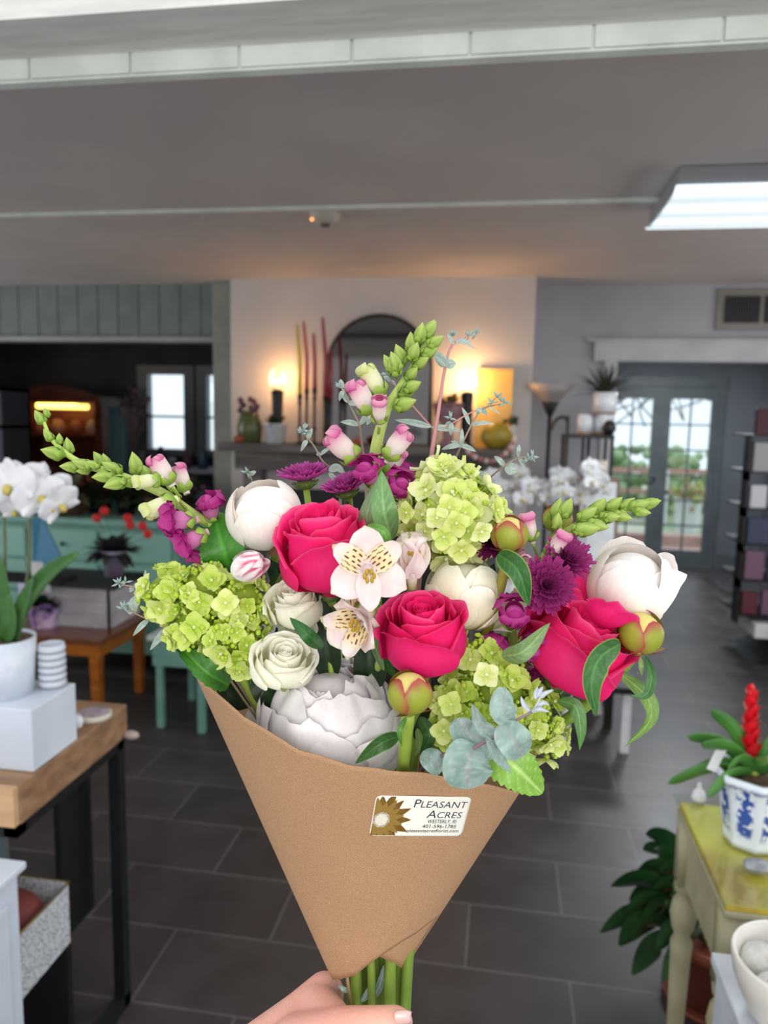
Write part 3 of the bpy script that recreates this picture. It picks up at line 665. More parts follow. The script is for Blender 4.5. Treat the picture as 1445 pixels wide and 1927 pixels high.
# mint side table (legs at px 300 and 378)
c1 = Vector((-1.655, 3.375, 0)); c2 = Vector((-1.425, 3.35, 0))
t = thing('mint_side_table', 'mint side table with square legs and pale top behind the bouquet', 'side table', (-1.5, 3.5, 0))
MB().box(-1.70, -1.06, 3.33, 3.80, .46, .485).build('tabletop', mat('pale_mint_top', (196, 206, 204), .5), t, smooth=False, bevel=.005)
MB().box(-1.68, -1.10, 3.35, 3.78, .33, .46).build('apron', M_mint, t, smooth=False)
for x, y in ((-1.67, 3.36), (-1.445, 3.34), (-1.67, 3.74), (-1.14, 3.74), (-1.14, 3.36)): MB().box(x, x + .035, y, y + .035, 0, .34).build('leg', M_mint, t, smooth=False, bevel=.003)
# orange table
t = thing('orange_wood_table', 'small orange-stained wooden table with square tapered legs', 'table', (-2.2, 3.55, 0))
M_or = mat('orange_stain', (186, 108, 30), .4, c2=(158, 86, 24), scale=5, stretch=(1, 1, 5), coat=.3)
M_ort = mat('brown_top', (124, 74, 48), .35, c2=(104, 60, 38), scale=4, stretch=(6, 1, 1), coat=.3)
MB().box(-2.75, -1.93, 3.32, 3.86, .425, .45).build('tabletop', M_ort, t, smooth=False, bevel=.005)
MB().box(-2.72, -1.96, 3.35, 3.83, .35, .425).build('apron', M_or, t, smooth=False)
for x in (-2.72, -2.02):
    for y in (3.34, 3.78):
        mb = MB(); mb.tube([(x + .028, y + .028, 0), (x + .028, y + .028, .35)], [.028, .036], 4); mb.build('leg', M_or, t, smooth=False)
# mint cabinet bits right of it
t = thing('mint_bench', 'low mint green bench with panelled front behind the orange table', 'bench', (-2.3, 4.1, 0))
MB().box(-2.75, -1.5, 4.05, 4.28, .13, .42).build('body', M_mint, t, smooth=False, bevel=.004)
MB().box(-2.78, -1.48, 4.02, 4.3, .42, .44).build('top', M_mint, t, smooth=False)
for x in (-2.73, -1.56): MB().box(x, x + .05, 4.06, 4.11, 0, .13).build('foot', M_mint, t, smooth=False)
# white crate + black tray + pots on the orange table
p = at_z(205, 1165, .45)
cx0, cx1, cy0, cy1 = -2.42, -1.99, 3.50, 3.84
t = thing('white_crate', 'whitewashed wooden crate standing on the orange table', 'crate', ((cx0 + cx1) / 2, cy0, .45))
mb = MB()
for k in range(3): z = .452 + k * .072; mb.box(cx0, cx1, cy0, cy0 + .012, z, z + .07); mb.box(cx0, cx1, cy1 - .012, cy1, z, z + .07); mb.box(cx0, cx0 + .012, cy0, cy1, z, z + .07); mb.box(cx1 - .012, cx1, cy0, cy1, z, z + .07)
mb.build('slats', mat('whitewash', (196, 192, 196), .7, c2=(176, 172, 178), scale=8), t, smooth=False)
t = thing('black_tray', 'black slatted tray lying on the whitewashed crate', 'tray', ((cx0 + cx1) / 2, cy0, .67))
mb = MB().box(cx0 - .03, cx1 + .05, cy0 - .03, cy1, .668, .682)
for k in range(7): y = cy0 - .03 + k * .055; mb.box(cx0 - .03, cx1 + .05, y, y + .02, .682, .692)
mb.build('slats', mat('tray_black', (46, 50, 54), .5), t, smooth=False)
p = at_z(195, 1172, .45)
t = thing('sage_cup', 'small pale green pot on the orange table corner', 'pot', p)
MB().lathe([(0, 0), (.026, 0), (.036, .085), (.040, .087), (.040, .1), (.033, .1), (.03, .02), (0, .02)], p).build('body', mat('pale_sage_glaze', (158, 160, 130), .5), t)
p = at_z(85, 1178, .45)
t = thing('foil_wrapped_plant', 'plant with white flowers in a purple and silver foil pot', 'potted plant', p)
M_foil = mat('purple_foil', (110, 60, 150), .3, c2=(214, 190, 214), scale=14)
mb = MB(); mb.grid(lambda u, v: p + Vector(((.062 + .018 * v + .006 * v * math.sin(18 * PI * u)) * math.cos(2 * PI * u), (.062 + .018 * v + .006 * v * math.sin(18 * PI * u)) * math.sin(2 * PI * u), .13 * v + .01 * v * math.sin(10 * PI * u))), 72, 6, True)
mb.build('foil', M_foil, t); bush(t, p + Vector((0, 0, .11)), .06, mat('deep_green', (30, 52, 28), .5, c2=(44, 70, 36), scale=9), 60, .11, .022, up=.1)
for k in range(6): place_bloom(t, p + Vector((random.uniform(-.05, .05), random.uniform(-.06, 0), .2 + random.uniform(-.01, .03))), (random.uniform(-.4, .4), -1, .8), .55, lip=False)
# pot with black-leaf plant and red flowers on tray
p = at_z(215, 1083, .692)
t = thing('begonia_pot', 'dark-leaved plant in a marbled lilac pot on the black tray', 'potted plant', p)
MB().lathe([(0, 0), (.05, 0), (.066, .125), (.07, .125), (.07, .14), (.06, .14), (.0, .12)], p).build('pot', mat('marbled_lilac', (172, 172, 190), .3, c2=(140, 120, 150), scale=14), t)
bush(t, p + Vector((0, 0, .13)), .06, mat('black_leaf', (38, 38, 42), .4, c2=(58, 60, 64), scale=9), 60, .15, .026, up=-.1)
M_sc = mat('scarlet', (206, 24, 20), .5)
for q in ((182, 975), (245, 988), (268, 990), (196, 962), (278, 1005), (240, 975)):
    c_ = at_y(q[0], q[1], p.y + .03)
    mb = MB()
    for k in range(6): mb.ball(c_ + Vector((.013 * math.cos(k * 1.05), 0, .012 * math.sin(k * 1.05))), .014, 8, 6)
    mb.build('flower', M_sc, t)
    MB().tube([p + Vector((0, 0, .13)), c_ + Vector((0, .01, -.01))], .0016, 4).build('stalk', GREEN, t)
# blue card holder and white tag (px 60-115, 970-1100)
p = at_y(85, 1060, 3.3)
t = thing('blue_card', 'slanted blue folded card standing behind the front orchid', 'card', p)
q = [at_y(60, 975, 3.3), at_y(78, 975, 3.3), at_y(115, 1050, 3.25), at_y(100, 1085, 3.25), at_y(62, 1090, 3.3)]
mb = MB()
for off in (0, .012):
    for v_ in q: mb.add(v_ + Vector((0, off, 0)))
mb.face(0, 1, 2, 3, 4); mb.face(9, 8, 7, 6, 5)
for k in range(5): mb.face(k, (k + 1) % 5, 5 + (k + 1) % 5, 5 + k)
mb.build('panel', mat('blue_card', (52, 122, 156), .6), t, smooth=False)
q = at_y(72, 1070, 3.22)
MB().box(q.x - .03, q.x + .03, 3.21, 3.215, q.z - .035, q.z + .035).build('price_tag', M_white, t, smooth=False)
MB().box(-2.62, -2.1, 3.25, 3.4, at_y(80, 1092, 3.25).z - .02, at_y(80, 1092, 3.25).z).build('ledge', M_black, t, smooth=False)
MB().box(-2.5, -2.46, 3.3, 3.34, .45, at_y(80, 1092, 3.25).z).build('stand', M_black, t, smooth=False)
# green shrubby plants at mid-left background, on dresser
M_dk = mat('dark_leafage', (34, 48, 30), .6, c2=(58, 70, 44), scale=9)
for k, (px_, lab, h, fl) in enumerate(((70, 'dark bushy plant at the left end of the mint dresser', .26, None), (185, 'dark leafy plant behind the red begonia on the mint dresser', .24, (150, 40, 34)), (240, 'low dark plant mid-way along the mint dresser', .2, None), (345, 'tall dark plant at the right corner of the mint dresser', .26, (96, 50, 80)))):
    p = at_y(px_, 1010, 4.62); p.z = .90
    t = thing('dark_pot_plant', lab, 'potted plant', p, group=None)
    MB().lathe([(0, 0), (.05, 0), (.07, .1), (.073, .11), (.06, .11), (0, .1)], p).build('pot', M_black, t)
    bush(t, p + Vector((0, 0, .1)), .09, M_dk, 90, h, .024, up=.1)
    if fl:
        fm_ = mat('dull_flower_%d' % k, fl, .6)
        for j in range(14): MB().ball(p + Vector((random.gauss(0, .09), -.05 + random.gauss(0, .03), .2 + random.gauss(0, .05))), .016, 6, 5).build('flower', fm_, t)
for q, lab, m_, h in (((128, 960), 'leafy green plant in a basket on the mint dresser', mat('mid_green', (62, 78, 44), .7, c2=(96, 104, 66), scale=9), .2), ((310, 1000), 'dark trailing plant at the right end of the mint dresser', GREEN, .16)):
    p = at_y(q[0], 1010, 4.45); p.z = .90
    t = thing('basket_plant', lab, 'potted plant', p)
    MB().lathe([(0, 0), (.09, 0), (.12, .13), (.125, .14), (.1, .14), (0, .12)], p).build('basket', mat('brown_basket', (104, 72, 52), .8, c2=(80, 56, 40), scale=30), t)
    bush(t, p + Vector((0, 0, .12)), .1, m_, 70, h * 1.1, .022, up=0)
for k, (q, c_, lab) in enumerate((((45, 930), (90, 96, 108), 'grey lidded tin on the mint dresser behind the orchid'), ((160, 925), (150, 66, 36), 'rust orange lantern on the mint dresser'), ((375, 985), (70, 72, 78), 'dark grey canister on the mint dresser right end'))):
    p = at_y(q[0], q[1], 4.7); p.z = .90
    t = thing('canister', lab, 'canister', p)
    MB().lathe([(0, 0), (.07, 0), (.07, .17), (.0, .17)], p).build('body', mat('canister_%d' % k, c_, .5), t)
    MB().lathe([(.073, .17), (.073, .185), (.02, .195), (.015, .21), (0, .212)], p).build('lid', M_black, t)

# ---------------- left front: wood table with black frame
TX, TY0, TY1, TZ = -.925, 1.27, 1.70, .838
t = thing('wooden_display_table', 'display table with thick pale wood top on a black steel frame', 'table', (-1.3, 1.5, 0))
M_wood = mat('light_oak', (160, 124, 92), .5, c2=(132, 98, 72), scale=3, stretch=(1, 6, 12), bump=.15)
M_woodend = mat('oak_front', (208, 168, 126), .5, c2=(190, 150, 110), scale=3, stretch=(1, 6, 12), bump=.15)
MB().box(-2.0, TX, TY0, TY1, TZ - .085, TZ).build('tabletop', M_wood, t, smooth=False, bevel=.003)
MB().box(-2.0, TX - .002, TY0 - .018, TY0 - .001, TZ - .083, TZ - .001).build('front_board', M_woodend, t, smooth=False, bevel=.002)
fx = TX - .01
MB().box(fx - .03, fx, TY0, TY1, .0, .035).build('floor_rail', M_black, t, smooth=False)
fr = MB().box(fx - .03, fx, TY0, TY1, TZ - .115, TZ - .085).box(-2.0, fx, TY0, TY0 + .03, TZ - .115, TZ - .085).box(-2.0, fx, TY1 - .03, TY1, TZ - .115, TZ - .085)
fr.build('frame', M_black, t, smooth=False)
MB().box(fx - .03, fx, TY1 - .03, TY1, 0, TZ - .1).build('leg', M_black, t, smooth=False)
MB().box(-1.9, -1.87, TY0 - .0, TY0 + .03, 0, TZ - .1).build('leg', M_black, t, smooth=False)
MB().box(-1.9, -1.87, TY1 - .03, TY1, 0, TZ - .1).build('leg', M_black, t, smooth=False)
MB().box(fx - .10, fx - .085, TY0 + .27, TY1 - .02, .28, TZ - .115).build('side_panel', M_black, t, smooth=False)
MB().ball((TX + .018, TY1 - .015, TZ - .075), (.022, .012, .012), 10, 7).build('corner_bumper', mat('clear_bumper', (176, 160, 152), .3), t)
# white block
bz = at_z(63, 1455, TZ); BX1 = bz.x; by0 = bz.y; by1 = at_z(139, 1392, TZ).y
bt = TZ + .135
t = tag(MB().box(BX1 - .25, BX1, by0, by1, TZ + .001, bt).build('display_block', mat('chalk_white', (214, 222, 232), .6, c2=(200, 209, 220), scale=5, bump=.2), smooth=False, bevel=.003), 'square chalky white display block under the orchid pot', 'block')
# orchid in white pot on block
pc = at_z(18, 1300, bt); pc = Vector((pc.x, by0 + .075, bt))
M_potw = mat('textured_white_pot', (216, 224, 234), .4, c2=(205, 214, 225), scale=30, bump=.8, bscale=110)
pr_ = .065
T = orchid('white moth orchid in a tall white pot on the display block', pc, [], pr_, .125, M_potw, 0, 0)
MB().lathe([(0, -.012), (pr_ * .86, -.012), (pr_ * .9, -.004), (0, -.004)], pc + Vector((0, 0, .123))).build('bark_mix', mat('bark_mix', (120, 96, 74), .9, c2=(70, 56, 44), scale=60), T)
Yp = pc.y
def ol(pts, wd, nm='leaf'):
    P = bez([at_y(a, b, Yp + c) for a, b, c in pts], 16); n = len(P)
    def fn(u, v):
        i = min(n - 1, int(round(v * (n - 1)))); d = (P[min(i + 1, n - 1)] - P[max(i - 1, 0)]).normalized(); s_ = d.cross(Vector((0.15, 1, .2))).normalized()
        k = (u - .5) * 2; ww = wd * math.sin(PI * (v * .8 + .16)) ** .7
        return P[i] + s_ * k * ww + Vector((0, -abs(k) * ww * .35, 0))
    MB().grid(fn, 6, n - 1).build(nm, mat('orchid_leaf', (52, 92, 44), .4, c2=(70, 116, 54), scale=12), T, solid=.002)
ol([(20, 1205, 0), (50, 1130, -.01), (95, 1075, -.02), (148, 1040, -.02)], .018)
ol([(15, 1205, 0), (10, 1120, -.02), (2, 1050, -.03)], .016)
ol([(28, 1208, -.01), (40, 1150, -.03), (62, 1090, -.04)], .014)
ol([(8, 1208, -.02), (20, 1170, -.04), (18, 1120, -.05)], .02)
ol([(0, 1205, .0), (-30, 1150, 0), (-60, 1110, 0)], .02)
for pts in (((30, 1205, 0), (52, 1080, .0), (55, 960, .0), (45, 905, 0)), ((12, 1205, -.01), (10, 1080, -.02), (6, 960, -.02), (-10, 900, -.02))):
    MB().tube(bez([at_y(a, b, Yp + c) for a, b, c in pts], 20), .0032, 8).build('stem', mat('orchid_stem2', (84, 98, 62), .5), T)
for (a, b, c, s_, d, r_) in ((18, 915, -.05, 1.5, (.1, -1, .1), .1), (45, 905, -.02, 1.2, (.5, -.9, .3), .4), (112, 950, -.01, 1.2, (.9, -.4, -.3), .6), (75, 935, -.03, 1.4, (.8, -.7, .05), .3), (100, 925, .0, 1.15, (.9, -.6, -.2), .5), (60, 895, .0, 1.0, (.2, -.6, .7), .8), (-15, 900, -.02, 1.1, (-.2, -1, .2), .2), (28, 960, -.03, .9, (.1, -.8, -.5), 0), (95, 955, -.02, .8, (.9, -.5, -.4), .2)):
    place_bloom(T, at_y(a, b, Yp + c), d, s_ * 1.05, r_)
MB().box(0, .03, 0, .001, 0, .05, Matrix.Translation(at_y(36, 1140, Yp + .02))).build('plant_tag', mat('lilac_tag', (180, 176, 206), .5), T, smooth=False)
# ribbed white vase behind (px 75-125, 1190-1290)
p = at_z(98, 1283, bt); p = Vector((at_y(98, 1250, by1 - .03).x, by1 - .03, bt))
t = thing('ribbed_vase', 'small ribbed white and grey cylinder vase behind the orchid pot', 'vase', p)
prf = [(0, 0), (.027, 0)]
for k in range(6): z = .004 + k * .0155; prf += [(.028, z), (.0295, z + .006), (.0275, z + .0135)]
prf += [(.027, .098), (.024, .098), (.022, .05), (0, .05)]
g1_, g2_ = lin((214, 220, 230)), lin((110, 112, 116))
cs = [g1_, g1_] + [c_ for k in range(6) for c_ in (g2_, g1_, g1_)] + [g1_] * 4
MB().lathe(prf, p, 28, cols=cs).build('body', attr_mat('ribbed_glaze', .3, 0), t)
# folded cloth / coaster stack and round white ball on the table
p = at_z(178, 1352, TZ); p.z = TZ
t = thing('soap_dish', 'oval pale dish with faded pink top lying on the wooden table', 'dish', p)
MB().lathe([(0, 0), (.034, 0), (.04, .004), (.041, .014), (.038, .0165), (0, .0165)], p, 32).build('dish', mat('cream_dish', (206, 200, 182), .5), t)
MB().lathe([(0, .0165), (.036, .0165), (.035, .0185), (0, .0185)], p, 32).build('picture_top', mat('faded_floral', (176, 162, 168), .5, c2=(140, 120, 130), scale=50), t)
p = at_z(146, 1372, TZ)
tag(MB().ball(p + Vector((0, 0, .018)), (.014, .014, .018), 14, 10).build('ceramic_egg', M_cer), 'small white ceramic egg against the display block on the table', 'ornament')
# white cabinet bottom left
c = at_z(50, 1620, .70)
t = thing('white_cabinet', 'white painted wooden cabinet in the bottom left corner', 'cabinet', (c.x - .3, c.y - .2, 0))
M_wc = mat('worn_white_paint', (208, 216, 228), .5, c2=(192, 201, 214), scale=5, bump=.2)
MB().box(c.x - .6, c.x, .55, c.y, .685, .70).build('top', M_wc, t, smooth=False, bevel=.003)
MB().box(c.x - .58, c.x - .012, .57, c.y - .012, 0, .685).build('carcass', M_wc, t, smooth=False, bevel=.003)
MB().box(c.x - .011, c.x - .006, .62, c.y - .05, .1, .64).build('side_panel', M_wc, t, smooth=False, bevel=.002)
# pierced white metal basket with red ornaments, under the table
a2 = at_z(130, 1660, .45)
bx1 = a2.x
t = thing('pierced_metal_basket', 'white pierced-metal bin with gilt rim beneath the wooden table', 'basket', (bx1 - .12, 1.5, 0))
def pierced():
    m = bpy.data.materials.new('pierced_white_metal'); m.use_nodes = True; n = m.node_tree.nodes; l = m.node_tree.links; b = n['Principled BSDF']
    tcn = n.new('ShaderNodeTexCoord'); v = n.new('ShaderNodeTexVoronoi'); v.inputs['Scale'].default_value = 120; v.feature = 'DISTANCE_TO_EDGE'
    r = n.new('ShaderNodeValToRGB'); r.color_ramp.elements[0].position = .12; r.color_ramp.elements[0].color = L4((216, 220, 224)); r.color_ramp.elements[1].position = .3; r.color_ramp.elements[1].color = L4((90, 92, 96))
    l.new(tcn.outputs['Object'], v.inputs['Vector']); l.new(v.outputs['Distance'], r.inputs[0]); l.new(r.outputs[0], b.inputs['Base Color']); b.inputs['Roughness'].default_value = .5
    return m
yn, yf, zb, zt_ = 1.20, a2.y, .30, .45
MB().box(bx1 - .004, bx1, yn, yf, zb, zt_).box(bx1 - .3, bx1, yf - .004, yf, zb, zt_).box(bx1 - .3, bx1, yn, yn + .004, zb, zt_).box(bx1 - .304, bx1 - .3, yn, yf, zb, zt_).box(bx1 - .3, bx1, yn, yf, zb - .004, zb).build('bin', pierced(), t, smooth=False)
MB().tube([(bx1, yn, zt_), (bx1, yf, zt_), (bx1 - .3, yf, zt_), (bx1 - .3, yn, zt_), (bx1, yn, zt_)], .003, 6).build('rim', mat('gilt', (150, 124, 60), .4, metal=.6), t)
MB().box(bx1 - .3, bx1, yn, yn + .02, 0, zb - .004).build('foot', M_black, t, smooth=False)
MB().box(bx1 - .3, bx1, yf - .02, yf, 0, zb - .004).build('foot', M_black, t, smooth=False)
M_redb = mat('brick_red_matte', (128, 52, 46), .7, c2=(110, 44, 40), scale=6)
for k, (dx_, dy_, r) in enumerate(((-.085, .08, .08), (-.085, .225, .078), (-.22, .15, .075))):
    tag(MB().ball((bx1 + dx_, yn + dy_, .40), r, 20, 14).build('red_ball', M_redb), ('nearest brick-red ball in the white metal bin', 'brick-red ball at the back of the white metal bin', 'brick-red ball farthest left in the white metal bin')[k], 'ball', 'red balls in the metal bin')
# grey-blue pot under table
p = Vector((-1.40, 1.66, 0))
t = thing('blue_grey_jar', 'blue-grey glazed jar in the shade under the wooden table', 'jar', p)
MB().lathe([(0, .0), (.1, 0), (.13, .2), (.12, .42), (.07, .5), (.09, .55), (0, .53)], p).build('body', mat('blue_grey_glaze', (92, 108, 118), .4, c2=(120, 134, 140), scale=12), t)

# ---------------- right front: yellow table
RX, RY0, RY1, RZ = .415, 1.28, 1.634, .75
t = thing('antique_yellow_table', 'cream painted side table with distressed yellow top and turned legs', 'side table', (.7, 1.45, 0))
M_yt = mat('distressed_yellow', (222, 200, 48), .5, c2=(190, 154, 58), scale=7)
M_cream = mat('crackle_cream', (176, 170, 138), .55, c2=(160, 154, 122), scale=12, bump=.25, bscale=90)
MB().box(RX, 1.1, RY0, RY1, RZ - .012, RZ).build('tabletop', M_yt, t, smooth=False, bevel=.002)
MB().box(RX - .004, 1.1, RY0 - .004, RY1 + .004, RZ - .024, RZ - .012).build('top_edge', M_cream, t, smooth=False, bevel=.003)
MB().box(RX + .012, 1.08, RY0 + .02, RY1 - .012, RZ - .17, RZ - .024).build('apron', M_cream, t, smooth=False, bevel=.002)
dr = MB().box(RX + .04, 1.04, RY0 - .002, RY0 + .022, RZ - .155, RZ - .035).build('drawer', mat('brown_veneer', (120, 70, 44), .5, c2=(88, 48, 30), scale=4, stretch=(1, 1, 8)), t, smooth=False, bevel=.002)
MB().box(RX + .045, RX + .06, RY0 - .006, RY0 + .0, RZ - .155, RZ - .035).build('moulding', M_cream, dr, smooth=False)
def turned(x, y):
    p = [(.0, 0), (.012, 0), (.016, .02), (.010, .05), (.014, .06), (.018, .08), (.013, .10), (.017, .2), (.022, .40), (.024, .43), (.016, .45), (.024, .47), (.029, .50), (.024, .53), (.016, .545), (.022, .555), (.024, .57), (.024, .58)]
    mb = MB(); mb.lathe(p, (x, y, 0), 20); mb.box(x - .022, x + .022, y - .022, y + .022, .575, RZ - .024); mb.build('leg', M_cream, t, bevel=0)
    return mb
turned(RX + .02, RY1 - .02); turned(RX + .02, RY0 + .03); turned(1.06, RY1 - .02); turned(1.06, RY0 + .03)
tag(MB().box(RX - .008, 1.1, RY0 - .006, RY1 + .03, RZ + .0005, RZ + .0055).build('glass_sheet', thin_glass('table_glass', (248, 253, 250), .04), smooth=False), 'clear greenish glass sheet lying on the distressed yellow tabletop', 'glass')
GZ = RZ + .006
# octagonal blue and white pot with bromeliad
p = at_z(1425, 1590, GZ); p = Vector((at_z(1425, 1600, GZ).x, at_z(1425, 1600, GZ).y + .035, GZ))
t = thing('potted_bromeliad', 'red bromeliad in an octagonal blue and white porcelain pot', 'bromeliad', p)
def delft():
    m = bpy.data.materials.new('blue_white_porcelain'); m.use_nodes = True; n = m.node_tree.nodes; l = m.node_tree.links; b = n['Principled BSDF']
    tcn = n.new('ShaderNodeTexCoord'); v = n.new('ShaderNodeTexNoise'); v.inputs['Scale'].default_value = 70; v.inputs['Detail'].default_value = 2
    r = n.new('ShaderNodeValToRGB'); r.color_ramp.interpolation = 'LINEAR'; r.color_ramp.elements[0].position = .44; r.color_ramp.elements[0].color = L4((222, 232, 240)); r.color_ramp.elements[1].position = .50; r.color_ramp.elements[1].color = L4((56, 88, 168))
    a = n.new('ShaderNodeAttribute'); a.attribute_name = 'Col'; mx = n.new('ShaderNodeMix'); mx.data_type = 'RGBA'
    l.new(tcn.outputs['Object'], v.inputs['Vector']); l.new(v.outputs['Fac'], r.inputs[0]); l.new(a.outputs['Fac'], mx.inputs[0]); mx.inputs[6].default_value = L4((222, 232, 240)); l.new(r.outputs[0], mx.inputs[7]); l.new(mx.outputs[2], b.inputs['Base Color'])
    b.inputs['Roughness'].default_value = .15; return m
mb = MB(); R_ = .075
prf = [(.0, .0), (.66, .0), (.68, .012), (.66, .02), (.72, .035), (.82, .085), (.93, .125), (.95, .130), (1.06, .134), (1.08, .142), (1.06, .150), (.96, .150), (.9, .13), (0, .125)]
def octp(u, v):
    k = round(v * (len(prf) - 1)); r, z = prf[k]; a_ = 2 * PI * u
    seg = PI / 4; aa = ((a_ + seg / 2) % seg) - seg / 2; rr = r * R_ * math.cos(seg / 2) / math.cos(aa) * 1.08
    pat = 1.0 if 3 < k < 7 and abs(aa) < .27 else (.75 if k in (7, 8) else 0)
    return (p + Vector((rr * math.cos(a_ + .2), rr * math.sin(a_ + .2), z)), (pat, pat, pat))
mb.grid(octp, 64, len(prf) - 1, True); mb.build('pot', delft(), t)
MB().lathe([(0, .132), (R_ * .9, .132), (0, .14)], p).build('soil', mat('potting_soil', (96, 76, 56), .9, c2=(60, 46, 34), scale=80), t)
M_brl = mat('bromeliad_leaf', (58, 112, 48), .35, c2=(80, 136, 58), scale=10)
for (a, b, dy) in ((1338, 1335, .0), (1292, 1385, -.02), (1318, 1400, -.05), (1296, 1455, .03), (1255, 1475, .02), (1370, 1445, -.08), (1470, 1390, .0), (1500, 1350, .03), (1440, 1440, -.09), (1500, 1470, -.05), (1400, 1370, .06), (1330, 1500, -.06)):
    P = [p + Vector((0, 0, .14)), None, at_y(a, b, p.y + dy)]
    P[1] = (P[0] + P[2]) / 2 + Vector((0, 0, .025)); P = bez(P, 14); n_ = len(P)
    def fn(u, v):
        i = int(round(v * (n_ - 1))); d = (P[min(i + 1, n_ - 1)] - P[max(i - 1, 0)]).normalized(); s_ = d.cross(Vector((0, 1, .3))).normalized()
        k = (u - .5) * 2; ww = .0150 * (1 - v ** 4) ** .5 * (.75 + .4 * v)
        return P[i] + s_ * k * ww + Vector((0, .4, -.2)) * abs(k) * ww * .8
    MB().grid(fn, 6, n_ - 1).build('leaf', M_brl, t, solid=.0015)
M_rb = mat('red_bract', (206, 16, 32), .4, c2=(232, 34, 50), scale=20)
ib, it = at_y(1408, 1440, p.y), at_y(1415, 1288, p.y)
MB().tube([p + Vector((0, 0, .13)), ib], .008, 8).build('stem', mat('brom_stem', (150, 170, 70), .5), t)
mb = MB()
for k in range(34):
    f = k / 33; c_ = ib.lerp(it, f * .85); a_ = k * 2.4; L = .052 * (1 - .45 * f)
    blade(mb, c_, (math.cos(a_) * .5, math.sin(a_) * .5, 1), L, .010 * (1 - .3 * f), 0, 6, .5)
mb.ball(it - Vector((0, 0, .02)), (.007, .007, .022), 10, 8)
mb.build('flower_spike', M_rb, t)
# plastic care tags
q = at_y(1350, 1425, p.y - .02)
MB().box(-.009, .009, -.0005, .0005, -.03, .03, Matrix.Translation(q) @ Matrix.Rotation(.35, 4, 'Y')).build('plant_tag', M_white, t, smooth=False)
# crumpled silver foil / stone near pot
mb = MB(); c_ = at_z(1425, 1640, GZ)
mb.grid(lambda u, v: c_ + Vector((.026 * math.sin(PI * v) * math.cos(2 * PI * u), .018 * math.sin(PI * v) * math.sin(2 * PI * u), .011 - .011 * math.cos(PI * v))) * 1 + Vector((.004 * noise.noise(Vector((u * 9, v * 9, 1))), .003 * noise.noise(Vector((u * 9, v * 9, 5))), abs(.004 * noise.noise(Vector((u * 9, v * 9, 9)))))), 24, 12, True)
tag(mb.build('rough_stone', mat('grey_stone', (168, 172, 178), .6, c2=(130, 134, 140), scale=60, bump=.8)), 'rough pale grey stone on the glass in front of the bromeliad pot', 'stone')
# finial behind the pot
p = at_z(1314, 1505, GZ)
t = thing('white_finial', 'small white pointed finial at the far corner of the glass', 'ornament', p)
MB().lathe([(0, 0), (.014, 0), (.016, .006), (.012, .02), (.006, .026), (.004, .032), (.005, .036), (.0, .042)], p, 20).build('body', M_cer, t)
# white box and cream basket front right
c = at_z(1338, 1790, .70)
bx = thing('white_lidded_box', 'white marbled box below the yellow table in the right corner', 'box', (c.x + .1, c.y - .1, .0))
M_mb = mat('marbled_white', (214, 220, 228), .4, c2=(196, 202, 212), scale=9)
MB().box(c.x + .008, c.x + .4, c.y - .3, c.y - .008, 0, .68).build('body', M_mb, bx, smooth=False, bevel=.003)
MB().box(c.x, c.x + .41, c.y - .31, c.y, .68, .70).build('lid', M_mb, bx, smooth=False, bevel=.003)
bc = at_z(1488, 1892, .73); bc.z = .701
t = thing('cream_bowl', 'deep cream ceramic bowl holding carved white balls, right bottom edge', 'bowl', bc)
MB().lathe([(0, 0), (.045, 0), (.062, .02), (.082, .07), (.086, .10), (.084, .105), (.078, .10), (.072, .06), (.05, .02), (0, .012)], bc, 48).build('bowl', mat('cream_glaze', (222, 218, 208), .3), t)
M_cb = mat('carved_white', (216, 214, 208), .6, c2=(196, 194, 188), scale=40, bump=1.0, bscale=130)
for k, (dx_, dy_, dz_, r) in enumerate(((-.036, .030, .070, .029), (-.036, -.032, .068, .029), (.028, .040, .070, .028), (.034, -.022, .068, .028), (.004, .002, .108, .028))):
    tag(MB().ball(bc + Vector((dx_, dy_, dz_)), r, 20, 14).build('carved_ball', M_cb), ('carved white ball at the back left of the cream bowl', 'carved white ball at the front left of the cream bowl', 'carved white ball at the back right of the cream bowl', 'carved white ball at the front right of the cream bowl', 'carved white ball on top of the others in the cream bowl')[k], 'ball', 'carved balls in the cream bowl')
# terracotta pot with peace lily on floor
p = Vector((.70, 1.98, 0)); p = at_z(1300, 1905, .0); p = Vector((p.x + .06, p.y + .06, 0))
t = thing('peace_lily', 'dark glossy peace lily in a terracotta pot under the yellow table', 'potted plant', p)
MB().lathe([(0, .012), (.085, .012), (.115, .17), (.122, .17), (.124, .20), (.112, .20), (.105, .17), (0, .16)], p, 36).build('pot', mat('terracotta', (140, 70, 46), .7, c2=(122, 58, 38), scale=8), t)
MB().lathe([(0, 0), (.11, 0), (.125, .022), (.118, .022), (.1, .01), (0, .01)], p, 36).build('saucer', mat('terracotta2', (130, 64, 42), .7), t)
M_pl = mat('lily_leaf', (32, 68, 36), .3, c2=(52, 92, 48), scale=10)
tips = [(1215, 1570, .1), (1150, 1668, .0), (1130, 1755, -.05), (1200, 1640, .05), (1190, 1835, -.12), (1270, 1600, .1), (1175, 1720, -.08), (1235, 1790, -.15), (1260, 1700, -.12), (1330, 1640, .1), (1350, 1720, .05), (1225, 1680, -.05), (1165, 1780, -.05), (1245, 1850, -.18), (1290, 1760, -.1), (1205, 1740, -.1), (1240, 1640, .0), (1185, 1695, .05), (1250, 1750, -.02), (1210, 1600, .12), (1180, 1770, .0), (1270, 1680, -.16), (1240, 1720, -.18)]
